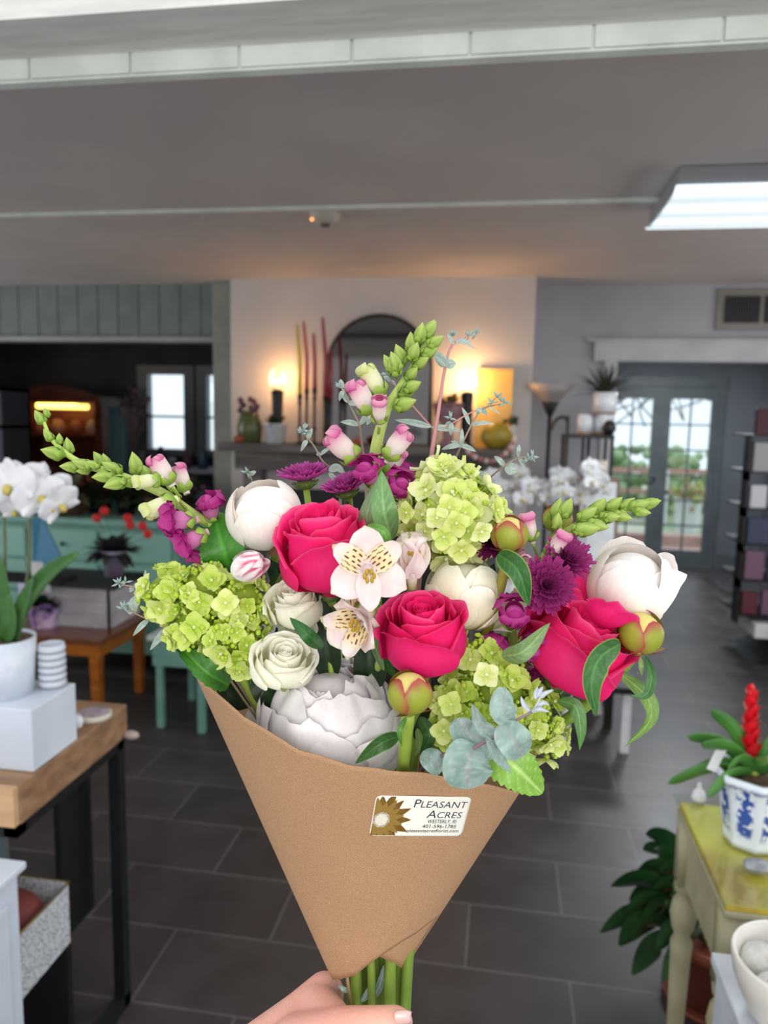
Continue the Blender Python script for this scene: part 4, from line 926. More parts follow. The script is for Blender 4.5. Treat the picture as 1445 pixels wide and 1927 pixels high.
for (a, b, dy) in tips:
    tip = at_y(a, b, p.y + dy); base = p + Vector((random.uniform(-.03, .03), random.uniform(-.03, .03), .17))
    st = base.lerp(tip, .42) + Vector((0, 0, .05)); P = bez([st, st.lerp(tip, .5) + Vector((0, 0, .035)), tip], 12); n_ = len(P); W = random.uniform(.036, .050)
    MB().tube(bez([base, base.lerp(st, .5) + Vector((0, 0, .03)), st], 8), .003, 5).build('petiole', M_pl, t)
    def fn(u, v):
        i = int(round(v * (n_ - 1))); d = (P[min(i + 1, n_ - 1)] - P[max(i - 1, 0)]).normalized(); s_ = d.cross(Vector((.1, 1, .5))).normalized()
        k = (u - .5) * 2; ww = W * math.sin(PI * min(1, v * .93 + .05)) ** .75
        return P[i] + s_ * k * ww + Vector((0, .3, .6)) * (abs(k) * ww * .35)
    MB().grid(fn, 8, n_ - 1).build('leaf', M_pl, t)
# =================================================================== the bouquet
A_petal = attr_mat('petal', .5, .28, .25, bump=.25, bscale=500)
A_soft = attr_mat('peony_petal', .5, .14, .25, bump=.15, bscale=300)
A_leaf = attr_mat('leaf', .42, .18, .4, bump=.35, bscale=420)
A_euc = attr_mat('eucalyptus_leaf', .55, .08, .3, bump=.2, bscale=700)
A_stem = attr_mat('stem', .45, 0, .4, bump=.2, bscale=300)
A_hyd = attr_mat('hydrangea_petal', .5, .3, .25, bump=.2, bscale=600)

def dirw(a): return (RT * a[0] + UP * a[1] + BK * a[2]).normalized()
def frame(px, py, dz, ax, xh=(1, 0, 0), roll=0):
    """local z = axis of the flower, local x = as near as can be to xh; ax and xh in right/up/toward-viewer terms"""
    z = dirw(ax); x = dirw(xh); x = (x - z * x.dot(z)).normalized(); y = z.cross(x)
    m = Matrix((x, y, z)).transposed().to_4x4()
    return Matrix.Translation(Q(px, py, dz)) @ m @ rotz(roll)
def n1(*a): return noise.noise(Vector(a))

G_ST, G_ST2 = lin((150, 176, 70)), lin((96, 122, 40))
def stem(t, pts, r, c0=G_ST, c1=G_ST2, name='stem'):
    """pts: (px, py, dz) from the flower downward; ends in the fist"""
    P = bez([Q(*p) for p in pts], 30); n = len(P)
    MB().tube(P, [r * (1 + .04 * math.sin(i * 1.7)) for i in range(n)], 10, cols=[mixc(c0, c1, i / n) for i in range(n)]).build(name, A_stem, t)

def petal(R, H, a0, half, drop=.3, lip=.1, ruf=.03, opn=0, seed=0, prof=None, spiral=.06, c0=(1, 1, 1), c1=(1, 1, 1), ce=None, base=.35, nu=14, nv=14, p=2.4, wav=0, tip=0, cfn=None, lipz=.0, lip0=.72, dip=0):
    mb = MB()
    def fn(U, V):
        u = U * 2 - 1
        top = 1 - drop * abs(u) ** p + ruf * n1(u * 2.4, seed * 3.1, 0) + ruf * .4 * n1(u * 8, seed, 4) + tip * max(0, 1 - abs(u) * 6) - dip * math.exp(-(u * 4) ** 2)
        t = V * top
        wdt = half * (base + (1 - base) * sm(0, .5, t)) * (1 - .12 * sm(.7, 1, V) * abs(u))
        a = a0 + u * wdt
        pr, pz = prof(t)
        r = R * pr * (1 + spiral * u) + R * wav * V * V * n1(u * 3, V * 2, seed * 7.7)
        L = max(0, V - lip0) / (1 - lip0)
        r += lip * R * L * L * (.7 + .5 * abs(u)); z = H * pz - lipz * H * L * L
        q = Vector((r * math.cos(a), r * math.sin(a), z))
        if opn:
            ax = Vector((-math.sin(a0), math.cos(a0), 0)); piv = Vector((math.cos(a0), math.sin(a0), 0)) * R * .12
            q = piv + Quaternion(ax, opn) @ (q - piv)
        c = cfn(u, V) if cfn else mixc(c0, c1, V)
        if ce and V > .93: c = mixc(c, ce, (V - .93) / .07 * .8)
        return q, c
    mb.grid(fn, nu, nv); return mb
def prof_rose(t): return (.20 + .82 * sm(0, .42, t) - .20 * sm(.5, .95, t) + .02 * t, t)
def prof_ball(t):
    a = PI * (.04 + .80 * t); return (math.sin(a) * 1.0 + .04, (1 - math.cos(a)) / 2 * 1.08)
def prof_cup(t):
    a = PI * (.05 + .56 * t); return (math.sin(a) + .02, (1 - math.cos(a)) / 2 * 1.3)

PINK, PINKD, PINKL = lin((242, 44, 124)), lin((220, 18, 94)), lin((248, 108, 160))
def rose(t, R, H, seed=0, n_out=5, open_=.1, col=(PINK, PINKD, PINKL), core=True):
    rnd = random.Random(seed); c, cd, cl = col
    # core spiral
    layers = [(.24, .96, 3, 1.6, .06, 0.0), (.40, .99, 3, 1.5, .08, .0), (.56, 1.01, 3, 1.4, .10, .03), (.74, 1.01, 3, 1.35, .13, .09), (.88, .99, 3, 1.3, .17, .17), (1.0, .90, n_out - 2, 1.25, .24, .22)]
    for li, (rr, hh, n, half, drop, lip) in enumerate(layers):
        for k in range(n):
            a0 = 2 * PI * k / n + li * .83 + rnd.uniform(-.1, .1) + seed
            pr = prof_rose if li > 2 else (lambda t: (.35 + .6 * sm(0, .5, t) - .05 * t, t))
            mb = petal(R * rr, H * hh * rnd.uniform(.97, 1.02), a0, half, drop, lip, .035, open_ * (.25 if li < 3 else .5) * (li / 5), seed * 10 + li * 5 + k, pr, .10, cd, c, cl if li > 1 else None, .45, 18, 18, 2.6, .05, lipz=.05 if li > 2 else 0, tip=.03 if li == 5 else 0)
            mb.build('petal', A_petal, t, world=False)
    mb = MB()
    P = [Vector((R * .17 * (1 - i / 40) * math.cos(i * .42), R * .17 * (1 - i / 40) * math.sin(i * .42), 0)) for i in range(38)]
    i0 = len(mb.v)
    for j, z in enumerate((.2, .6, .9, .94)):
        for q in P: mb.add(q * (1 + .05 * j) + Vector((0, 0, H * z)), c)
    for j in range(3):
        for i in range(len(P) - 1): a_ = j * len(P) + i; mb.face(a_, a_ + 1, a_ + 1 + len(P), a_ + len(P))
    mb.build('petal', A_petal, t, world=False)
    # calyx
    mb = MB().ball((0, 0, 0), (R * .24, R * .24, R * .16), 12, 8, colf=lambda u, v: lin((84, 112, 44)))
    mb.build('calyx', A_leaf, t, world=False)

# -- leaves
def leaf(t, mid, wpx, kind='ovate', side=(0, 0, 0), col=((52, 92, 40), (86, 128, 58)), fold=.25, name='leaf', wave=0, m=None, nu=12, nv=28, edge=None, twist=0, solid=.0004, vein=None, serr=0, label=None):
    """mid: (px,py,dz) points of the midrib, base first; wpx half-width in px"""
    P = bez([Q(*p) for p in mid], nv); n = len(P) - 1; s = S(mid[0][2]); W = wpx * s; c0, c1 = lin(col[0]), lin(col[1])
    cv = lin(vein) if vein else tuple(min(1, x * 1.35) for x in c1)
    shp = {'ovate': lambda v: 1.72 * v ** .55 * (1 - v) ** .85 * (1 - .12 * v) , 'lance': lambda v: 1.95 * v ** .62 * (1 - v) ** .92,
           'round': lambda v: max(0, 1 - (2 * v - 1) ** 2) ** .5, 'heart': lambda v: 1.45 * v ** .34 * (1 - v) ** .62}[kind]
    view = BK + RT * side[0] + UP * side[1]
    def fn(U, V):
        u = U * 2 - 1; f = V * n; i = min(n - 1, int(f)); p = P[i].lerp(P[i + 1], f - i)
        d = (P[min(i + 1, n)] - P[max(i - 1, 0)]).normalized(); s_ = d.cross(view).normalized(); nn_ = s_.cross(d)
        if twist: a = twist * V; s_, nn_ = s_ * math.cos(a) + nn_ * math.sin(a), nn_ * math.cos(a) - s_ * math.sin(a)
        w_ = W * shp(min(.999, max(.001, V)))
        if serr:
            tooth = (V * serr) % 1.0; w_ *= 1 - .16 * (1 - tooth) * abs(u) ** 3
        veinf = abs(((V * 7 - abs(u) * 1.6) % 1) - .5) * 2
        q = p + s_ * u * w_ - nn_ * (-abs(u) * fold * w_) * -1
        q = p + s_ * u * w_ + nn_ * (abs(u) * fold * w_ + (wave * W * math.sin(V * 13 + u * 2) * abs(u)) + (.03 * W * (1 - veinf ** 6) if abs(u) > .05 else 0))
        c = mixc(c0, c1, .5 + .5 * n1(u * 1.5, V * 3, wpx))
        if abs(u) < .09: c = cv
        elif veinf > .86: c = mixc(c, cv, .45)
        if m is A_euc: c = mixc(c, lin((206, 218, 212)), .55 * max(0, n1(p.x * 700, p.y * 700 + u * 4, p.z * 700)) )
        if edge and abs(u) > .93: c = lin(edge)
        return q, c
    mb = MB(); mb.grid(fn, nu, nv * (2 if serr else 1)); o = mb.build(name, m or A_leaf, t, solid=0)
    if label: o['label'] = label
    return o
DARK = ((30, 62, 28), (58, 98, 42)); MID = ((60, 104, 40), (96, 146, 60)); LIME = ((112, 160, 48), (140, 186, 70))

# ---- kraft wrap
def wx(y): return 370 + .4495 * (y - 1275), 975 - .652 * (y - 1495)
def cxr(y): l, r = wx(y); return (l + r) / 2, (r - l) / 2
def interp(x, pts):
    for (a, b), (c, d) in zip(pts, pts[1:]):
        if x <= c: return b + (d - b) * sm(0, 1, (x - a) / (c - a)) if False else b + (d - b) * (x - a) / (c - a)
    return pts[-1][1]
TOPF = [(-1, 1275), (-.96, 1290), (-.83, 1350), (-.57, 1410), (-.24, 1440), (.0, 1449), (.27, 1455), (.6, 1470), (.9, 1485), (1, 1492)]
def paper(c, y, off=0.0, back=False):
    cx, R = cxr(y); s_ = math.sqrt(max(0, 1 - c * c)); k = .72
    d = R * S() * k * s_
    d0 = -.03 + .09 * sm(1900, 1400, y) * 0
    return Q(cx + R * c, y, (-d if back else d) + off + .0)
t_wrap = thing('bouquet_wrap', 'brown kraft paper cone wrapped around the bouquet, sticker on front', 'wrapping paper', Q(700, 1800, 0))
def kraft():
    m = mat('kraft_paper', (178, 140, 104), .75, c2=(158, 120, 85), scale=900, bump=.12, bscale=1400, detail=6, stretch=(1, 1, 2.2))
    return m
M_kraft = kraft()
mb = MB()
def front(U, V):
    c = -math.cos(PI * U); yt = interp(c, TOPF) + 2.0 * n1(c * 6, 0, 0)
    yb_ = 1846 - 100 * sm(-.95, 1.15, c) - 30 * max(0, c)
    if c < -.7: yb_ = 1843
    else: yb_ = interp(c, [(-.7, 1841), (-.3, 1836), (.1, 1812), (.45, 1787), (.8, 1756), (1, 1722)])
    y = yb_ + (yt - yb_) * V
    return paper(c, y, .0012 * n1(c * 3, V * 4, 2))
mb.grid(front, 64, 40); mb.build('front_sheet', M_kraft, t_wrap, solid=.0005)
mb = MB()
def back(U, V):
    c = math.cos(PI * U); yt = interp(-c, [(-1, 1492), (-.97, 1440), (-.9, 1370), (-.7, 1352), (0, 1345), (.7, 1300), (1, 1275)])
    return paper(c, 1810 + (yt - 1810) * V, 0, True)
mb.grid(back, 48, 30); mb.build('back_sheet', M_kraft, t_wrap, solid=.0005)
mb = MB()
def flap(U, V):
    c = -.35 + 1.35 * U; c = min(c, 1); yb_ = interp(c, [(-.35, 1795), (.25, 1799), (.8, 1818), (1, 1824)]); y = yb_ + (1640 - yb_) * V
    return paper(c * .992, y, -.0022)
mb.grid(flap, 24, 14); mb.build('under_flap', M_kraft, t_wrap, solid=.0005)

# ---- sticker
def cone_pt(px, py, off):
    cx, R = cxr(py); c = max(-.999, min(.999, (px - cx) / R)); return Q(px, py, R * S() * .72 * math.sqrt(1 - c * c) + off)
SK = ((708, 1497), (888, 1500), (868, 1573.5), (694, 1573))
def stk(u, v, off):
    a, b, c_, d = SK; x = (a[0] * (1 - u) + b[0] * u) * (1 - v) + (d[0] * (1 - u) + c_[0] * u) * v; y = (a[1] * (1 - u) + b[1] * u) * (1 - v) + (d[1] * (1 - u) + c_[1] * u) * v
    return cone_pt(x, y, off)
mb = MB()
def rr(U, V):
    # rounded rectangle grid
    r = .06; v = V; rad = .11
    u0 = 0; e = min(v, 1 - v)
    ins = 0
    if e < rad: ins = (rad - math.sqrt(max(0, rad * rad - (rad - e) ** 2))) * .42
    return stk(ins + (1 - 2 * ins) * U, v, .0009)
mb.grid(rr, 40, 36); stick = mb.build('sticker', mat('sticker_stock', (236, 234, 222), .35, spec=.4), t_wrap, solid=.0002)
stick['label'] = 'cream florist sticker with bronze sunflower and dark lettering'
M_ink = mat('navy_ink', (38, 54, 66), .5); M_bz = mat('bronze_ink', (124, 94, 34), .35, c2=(110, 82, 28), scale=200)
def warp(mb_, name, m, off=.0012):
    mb_.v = [stk(p.x, p.y, off + p.z) for p in mb_.v]; return mb_.build(name, m, stick, smooth=False)
def text(s, x0, x1, ybase, h, name, caps=None, shear=.12, bold=0):
    cu = bpy.data.curves.new('txt', 'FONT'); cu.body = s; cu.size = 1; cu.shear = shear; cu.resolution_u = 3; cu.offset = bold
    if caps:
        for i in caps: cu.body_format[i].use_small_caps = True
        cu.small_caps_scale = .78
    o = bpy.data.objects.new('txt', cu); COL.objects.link(o)
    dg = bpy.context.evaluated_depsgraph_get(); me = bpy.data.meshes.new_from_object(o.evaluated_get(dg))
    xs = [v.co.x for v in me.vertices]; a, b = min(xs), max(xs)
    bm = bmesh.new(); bm.from_mesh(me); bmesh.ops.triangulate(bm, faces=bm.faces); bmesh.ops.subdivide_edges(bm, edges=[e for e in bm.edges if e.calc_length() > .25], cuts=2); bmesh.ops.triangulate(bm, faces=bm.faces)
    mb_ = MB(); bm.verts.index_update()
    for v in bm.verts: mb_.add((x0 + (v.co.x - a) / (b - a) * (x1 - x0), ybase - v.co.y / .73 * h, 0))
    for f in bm.faces: mb_.face(*[v.index for v in f.verts])
    bm.free(); bpy.data.objects.remove(o)
    return warp(mb_, name, M_ink, .0013)
text('Pleasant', .415, .975, .285, .215, 'lettering_name', range(1, 8), bold=-.004)
text('Acres', .575, .945, .545, .205, 'lettering_name', range(1, 5), bold=-.004)
text('WESTERLY, RI', .60, .905, .675, .095, 'lettering_town')
text('401-596-1785', .555, .915, .80, .095, 'lettering_phone', shear=.05)
text('pleasantacresflorist.com', .40, .955, .905, .085, 'lettering_web', shear=.05)
# sunflower printed on the sticker
fc = (.10, .60)
def clip01(x, y): return (max(.012, min(.6, x)), max(.02, min(.985, y)))
for ring, (r0, r1, wd, nn, off) in enumerate(((.11, .40, .17, 15, .0), (.10, .30, .13, 15, .0))):
    mb_ = MB()
    for k in range(nn):
        a = 2 * PI * (k + ring * .5) / nn; L = r1 * 1.35 * (1 + .12 * math.sin(k * 2.7)); pts = []
        for j in range(9):
            f = j / 8; w_ = wd * math.sin(PI * f ** .8) * .42; pts.append((f, w_))
        i0 = len(mb_.v)
        for f, w_ in pts:
            rr_ = r0 + (L - r0) * f
            for sgn in (-1, 0, 1):
                x = math.cos(a) * rr_ - math.sin(a) * w_ * sgn; y = math.sin(a) * rr_ + math.cos(a) * w_ * sgn
                X, Y = clip01(fc[0] + x * .44 * 1.35, fc[1] + y * 1.3); mb_.add((X, Y, .0001 + .0001 * ring + (k % 2) * .00008))
        for j in range(8):
            for q in range(2): b_ = i0 + j * 3 + q; mb_.face(b_, b_ + 1, b_ + 4, b_ + 3)
    warp(mb_, 'sunflower_print', M_bz if ring == 0 else mat('bronze_ink2', (146, 116, 56), .35), .0011)
mb_ = MB()
for k in range(190):
    r_ = .165 * math.sqrt(k / 190); a = k * 2.39996; X, Y = fc[0] + math.cos(a) * r_ * .55, fc[1] + math.sin(a) * r_ * 1.15
    if X < .015: continue
    i0 = len(mb_.v); s_ = .0065 if (k % 3) else .009
    for (dx_, dy_) in ((-1, -1), (1, -1), (1, 1), (-1, 1)): mb_.add((X + dx_ * s_ * .45, Y + dy_ * s_ * 1.1, .0006))
    mb_.face(i0, i0 + 1, i0 + 2, i0 + 3)
warp(mb_, 'sunflower_seeds', mat('cream_ink', (232, 228, 212), .5), .0011)

# ---- hand (left hand gripping the stems)
hj = [((380, 2240, .05), 62), ((455, 2090, .03), 66), ((520, 2000, .005), 66), ((568, 1935, -.002), 55), ((608, 1885, -.012), 38)]
t_hand = thing('person', "person's bare left hand gripping the bouquet stems, thumb in front", 'person', Q(500, 2020, .005))
mb = MB()
def bone(*js):
    """chain of rounded, tapering segments; fused into one skin below"""
    for (p0, r0), (p1, r1) in zip(js, js[1:]):
        A, B = Q(*p0), Q(*p1); ra, rb = r0 * S(p0[2]), r1 * S(p1[2]); n = max(2, int((A - B).length / .0035))
        for i in range(n + 1): f = i / n; mb.ball(A.lerp(B, f), ra + (rb - ra) * f, 14, 10)
bone(((200, 2600, .14), 96), ((330, 2270, .06), 84), ((400, 2110, .02), 88), ((490, 2010, .0), 76), ((574, 1927, -.004), 58), ((610, 1870, -.012), 38))
bone(((400, 2110, .015), 82), ((500, 2060, -.01), 74), ((560, 2040, -.02), 56), ((570, 2100, -.02), 40))
bone(((460, 2060, .02), 62), ((560, 1968, .022), 54), ((640, 1934, .040), 36), ((700, 1926, .046), 30), ((744, 1923, .046), 28), ((756, 1923, .044), 22))
bone(((600, 1890, -.002), 38), ((632, 1925, .030), 34))
for k, (y, r, L) in enumerate(((1968, 28, 1.0), (2026, 29, 1.05), (2084, 27, .98), (2136, 24, .82))):
    x0 = 592 - k * 10
    bone(((x0 - 10, y - 14, -.028), r + 8), ((x0 + 85 * L, y, -.048), r), ((x0 + 160 * L, y + 6, -.034), r - 3), ((x0 + 186 * L, y + 14, -.002), r - 4), ((x0 + 160 * L, y + 22, .020), r - 8))
M_skin = mat('skin', (232, 176, 156), .5, c2=(222, 160, 142), scale=14, bump=.3, bscale=500, spec=.35)
bs = M_skin.node_tree.nodes['Principled BSDF']; bs.inputs['Subsurface Weight'].default_value = .2; bs.inputs['Subsurface Radius'].default_value = (.01, .004, .002); bs.inputs['Subsurface Scale'].default_value = .5
ho = mb.build('hand', M_skin, t_hand)
md = ho.modifiers.new('fuse', 'REMESH'); md.mode = 'VOXEL'; md.voxel_size = .0016; md.use_smooth_shade = True
sb = ho.modifiers.new('smooth', 'SMOOTH'); sb.factor = .6; sb.iterations = 8
mb = MB()
def nail(U, V):
    u = U * 2 - 1; v = V * 2 - 1; x = 757 + 15 * v; h = 14.5 * (1 - .25 * v * v * (1 if v > 0 else .6))
    return Q(x + 2 * abs(u), 1914 + u * h * .9, .0572 - .0035 * u * u - .004 * max(0, v) ** 2)
mb.grid(nail, 10, 10); o = mb.build('thumbnail', mat('nail', (240, 196, 188), .25, coat=.3), t_hand, solid=.0010)
o['label'] = 'pale pink thumbnail'

# ---- stem helper: all stems run to the fist
SP = [(655, 1860), (668, 1870), (678, 1870), (698, 1870), (712, 1860), (735, 1870), (752, 1865), (768, 1865), (690, 1850), (722, 1880)]
def to_fist(x, y, dz, k, r, t, col=(G_ST, G_ST2), bend=None):
    sx, sy = SP[k % len(SP)]; sdz = (-.008, .006, -.004, .010, -.012, .012, -.002, .006, -.014, -.010)[k % 10]
    pts = [(x, y, dz)]
    if bend: pts += bend
    elif dz > .0 and y < 1330: pts.append((x + (sx - x) * .12, y + 62, min(dz - .03, -.012) if not 480 < x < 770 else -.06))
    x0, y0, z0 = pts[-1]
    for Y_ in (1470, 1590, 1700):
        if Y_ < y0 + 60: continue
        f = (Y_ - y0) / (sy - 70 - y0); cx_, R_ = cxr(Y_); xx = x0 + (sx - x0) * f; xx = max(cx_ - R_ * .62, min(cx_ + R_ * .62, xx))
        pts.append((xx, Y_, (z0 * (1 - f) + sdz * f) * .5 - .004 * (1 - f)))
    pts += [(sx, sy - 60, sdz), (sx + (sx - 712) * -.2, sy + 90, sdz), (sx + (sx - 712) * -.9, 2150, sdz)]
    stem(t, pts, r, col[0], col[1])

# ---- hot pink roses
def put_rose(lab, px, py, dz, ax, R, H, k, seed, xh=(1, 0, 0), **kw):
    t = thing('rose', lab, 'rose', matrix=frame(px, py, dz, ax, xh), group='hot pink roses'); s = S(dz)
    rose(t, R * s, H * s, seed, **kw); to_fist(px, py, dz, k, .0032, t); return t
r1 = put_rose('hot pink rose, highest of the three, beside the white alstroemeria', 622, 1120, .045, (-.10, .90, .42), 76, 178, 3, 1)
leaf(r1, [(545, 1035, .0), (535, 1070, .0), (505, 1105, .01)], 24, col=DARK); leaf(r1, [(548, 1055, .012), (535, 1085, .01), (512, 1112, .012)], 14, 'lance', col=((110, 120, 60), (140, 146, 80)))
r2 = put_rose('hot pink rose in the bouquet centre above the green peony bud', 800, 1262, .06, (-.06, .90, .45), 74, 152, 5, 2.3)
r3 = put_rose('hot pink rose leaning right with a loose ruffled inner petal', 1042, 1286, .04, (.40, .84, .36), 92, 158, 6, 4.1, open_=.10)
leaf(r3, [(945, 1235, .075), (985, 1225, .085), (1035, 1172, .08)], 27, 'lance', col=((96, 128, 76), (128, 156, 98)), fold=.1)
leaf(r3, [(1020, 1290, .0), (1040, 1300, .01), (1062, 1330, .0)], 12, 'lance', col=DARK)
# ruffled burst petals at the top of the third rose
for k, (a, b, dz, ax, R, H, a0, hf) in enumerate(((1105, 1165, .045, (.3, .9, .2), 46, 95, 1.4, 1.2), (1118, 1170, .055, (.45, .8, .3), 44, 82, -1.6, 1.3), (1128, 1180, .05, (.6, .7, .3), 38, 70, 0, 1.3), (1100, 1170, .05, (.1, .95, .3), 34, 78, 2.6, 1.2))):
    s = S(dz); M = wm(r3).inverted() @ frame(a, b, dz, ax)
    mb = petal(R * s, H * s, a0, hf, .3, .35, .1, .1, k * 3 + 50, prof_cup, .1, PINKD, PINK, PINKL, .4, 18, 16, 2.2, .22); mb.v = [M @ v for v in mb.v]; mb.build('petal', A_petal, r3, world=False)
leaf(r2, [(722, 1262, .03), (706, 1205, .045), (748, 1185, .06)], 12, 'lance', col=((90, 120, 74), (120, 146, 96)))
leaf(r2, [(745, 1275, .02), (722, 1240, .03), (718, 1215, .03)], 12, 'lance', col=DARK)

# ---- white peonies
WH, CR, BL = lin((250, 249, 250)), lin((252, 240, 218)), lin((240, 218, 216))
def peony_bud(lab, px, py, dz, ax, R, H, k, seed, c0, c1, xh=(1, 0, 0), outer=(), group='white peonies', closed=prof_ball, stemr=.0036, roll=0):
    t = thing('peony', lab, 'peony', matrix=frame(px, py, dz, ax, xh, roll), group=group); s = S(dz); R *= s; H *= s
    MB().ball((0, 0, H * .5), (R * .84, R * .84, H * .47), 24, 16, colf=lambda u, v: mixc(c0, c1, v)).build('inner_petals', A_soft, t, world=False)
    for li, (rr_, n, half) in enumerate(((.90, 3, 1.25), (.97, 4, 1.0))):
        for j in range(n):
            petal(R * rr_, H * (1 + .0 * li), 2 * PI * j / n + li * .7 + seed, half, .35, .02, .03, 0, seed + j + li * 5, closed, .07, c0, c1, None, .35, 18, 18, 2.4, .02).build('petal', A_soft, t, world=False)
    for j, (a0, half, sc_, op, lip, drop) in enumerate(outer):
        petal(R * 1.04 * sc_, H * sc_, math.radians(a0), half, drop, lip, .05, op, seed + 30 + j, prof_cup, .05, c0, c1, None, .35, 18, 18, 2.4, .06, lip0=.6).build('petal', A_soft, t, world=False)
    MB().ball((0, 0, 0), (R * .25, R * .25, R * .14), 12, 8, colf=lambda u, v: lin((90, 110, 50))).build('calyx', A_leaf, t, world=False)
    to_fist(px, py, dz, k, stemr, t); return t
p1 = peony_bud('white peony with one upright cupped petal, upper left by the round green leaf', 510, 1030, .02, (-.16, .95, .28), 70, 122, 0, 1.0, WH, lin((246, 236, 226)), outer=((270, 1.0, .98, .10, .0, .5), (120, .9, 1.05, .1, .05, .5)))
leaf(p1, [(505, 1045, .04), (530, 1030, .05), (550, 1022, .05)], 13, 'lance', col=((70, 90, 36), (120, 60, 60)), edge=(150, 40, 70))
p2 = peony_bud('large round white peony at the right edge of the bouquet', 1166, 1166, .02, (.10, .88, .46), 76, 142, 7, 2.0, CR, lin((250, 244, 240)), outer=((80, .9, 1.08, .10, .05, .5), (30, .7, 1.04, .04, .05, .55)))
leaf(p2, [(1205, 1165, .045), (1232, 1125, .055), (1258, 1095, .05), (1292, 1082, .04)], 44, 'ovate', col=((250, 246, 240), (252, 250, 248)), fold=.4, side=(0, .5), m=A_soft, name='petal', vein=(250, 248, 246))
p3 = peony_bud('cream peony half hidden behind the central pink rose', 866, 1180, .025, (.05, .96, .25), 68, 128, 6, 3.3, lin((240, 228, 178)), lin((250, 246, 228)), outer=((-75, .8, 1.0, .02, .0, .5), (-30, .7, 1.02, .2, .1, .5), (5, .6, 1.02, .5, .25, .5), (215, .8, .95, .1, .0, .5)))
# the big open peony
t = thing('peony', 'largest white peony, open and ruffled, resting on the paper rim', 'peony', matrix=frame(621, 1450, -.019, (.02, .92, .38)), group='white peonies'); s = S(-.019); R = 131 * s
PW, PB = lin((255, 251, 252)), lin((246, 226, 230))
def prof_open(t):
    a = PI * (.05 + .66 * t); return (math.sin(a) + .03, (1 - math.cos(a)) / 2 * 1.18)
for li, (rr_, hh, n, half, drop, lip, op, wav, pf) in enumerate(((.50, 1.10, 4, 1.2, .12, .05, 0, .12, prof_ball), (.66, 1.12, 4, 1.2, .16, .05, 0, .12, prof_ball), (.80, 1.10, 4, 1.15, .2, .05, 0, .16, prof_ball), (.90, 1.02, 4, 1.15, .22, .06, .0, .14, prof_open), (.97, .90, 4, 1.15, .26, .06, .02, .10, prof_open), (1.04, .72, 4, 1.15, .28, .08, .03, .08, prof_cup))):
    for j in range(n):
        petal(R * rr_, R * 1.46 * hh, 2 * PI * j / n + li * .77 + .35, half, drop, lip, .085, op, li * 9 + j, pf, .08, mixc(PB, PW, .35 + .13 * li), PW, None, .4, 22, 20, 2.2, wav, dip=.08 * ((li + j) % 2)).build('petal', A_soft, t, world=False)
MB().ball((0, 0, R * .86), (R * .60, R * .60, R * .72), 20, 12, colf=lambda u, v: mixc(PB, PW, v)).build('inner_petals', A_soft, t, world=False)
to_fist(612, 1420, .03, 1, .0042, t); big = t
leaf(big, [(750, 1385, .085), (715, 1400, .095), (668, 1437, .09)], 25, col=DARK, edge=(120, 160, 90))
# ---- cream spray roses
CR0, CR1 = lin((240, 240, 208)), lin((254, 252, 240))
def spray(lab, px, py, dz, ax, R, H, k, seed):
    t = thing('spray_rose', lab, 'rose', matrix=frame(px, py, dz, ax), group='small cream roses'); s = S(dz)
    rose(t, R * s, H * s, seed, n_out=4, open_=.28, col=(CR1, CR0, lin((250, 250, 240)))); to_fist(px, py, dz, k, .0022, t); return t
spray('small cream rose between the top pink rose and the left hydrangea', 562, 1180, .035, (-.12, .85, .5), 44, 92, 8, 1.5)
spray('small cream rose with open side petals, above the largest peony', 528, 1278, .055, (.20, .82, .55), 54, 82, 9, 2.2)
spray('small cream rose bud tucked low behind the left hydrangea stems', 545, 1205, .02, (.5, .7, .4), 34, 56, 2, 3.2)

# ---- small closed peony buds
def gbud(lab, px, py, dz, ax, R, k, seed, showw=.0, leaves=(), stemto=True, roll=0):
    t = thing('peony_bud', lab, 'peony bud', matrix=frame(px, py, dz, ax, roll=roll), group='closed peony buds'); s = S(dz); R *= s
    ylw, red, grn = lin((218, 206, 120)), lin((176, 50, 72)), lin((134, 156, 44))
    MB().ball((0, 0, R * .95), (R * .93, R * .93, R * .95), 24, 16, colf=lambda u, v: mixc(lin((232, 190, 130)), ylw, v)).build('inner_petals', A_soft, t, world=False)
    for j in range(4):
        def cf(u, v, j=j):
            e = max(abs(u) ** 3, sm(.72, 1, v)); base = mixc(grn, lin((168, 170, 60)), .5 + .5 * n1(u, v, j + seed)); return mixc(base, red, e * .95)
        petal(R * (.97 + .02 * j), R * 1.9 * (.9 if j % 2 else 1.0), j * 1.62 + seed, .95 + .1 * (j % 2), .35, .0, .04, 0, seed + j, prof_ball, .03, cfn=cf, base=.4, nu=18, nv=18).build('sepal', A_leaf, t, world=False)
    for j in range(3):
        a = j * 2.1 + seed; mb = MB()
        def fn(U, V): u = U * 2 - 1; d = Vector((math.cos(a), math.sin(a), 0)); s_ = Vector((-d.y, d.x, 0)); return d * R * (.2 + 1.0 * V) + s_ * u * R * .22 * (1 - V) + Vector((0, 0, R * (.05 + .25 * V * V))), mixc(lin((120, 140, 60)), red, V)
        mb.grid(fn, 4, 8); mb.build('bract', A_leaf, t, world=False)
    MB().ball((0, 0, 0), (R * .3, R * .3, R * .2), 12, 8, colf=lambda u, v: grn).build('calyx', A_leaf, t, world=False)
    return t
b1_ = gbud('round green-red peony bud beside the upper green hydrangea', 958, 1036, .05, (-.05, .95, .3), 34, 4, 1.2)
to_fist(958, 1036, .05, 4, .0036, b1_, (lin((150, 140, 60)), lin((140, 130, 50))), [(935, 1130, .04), (915, 1190, .03)])
leaf(b1_, [(938, 1042, .065), (975, 1075, .085), (995, 1140, .08)], 33, col=((30, 74, 34), (62, 116, 52)), edge=(150, 170, 80), side=(-.15, 0))
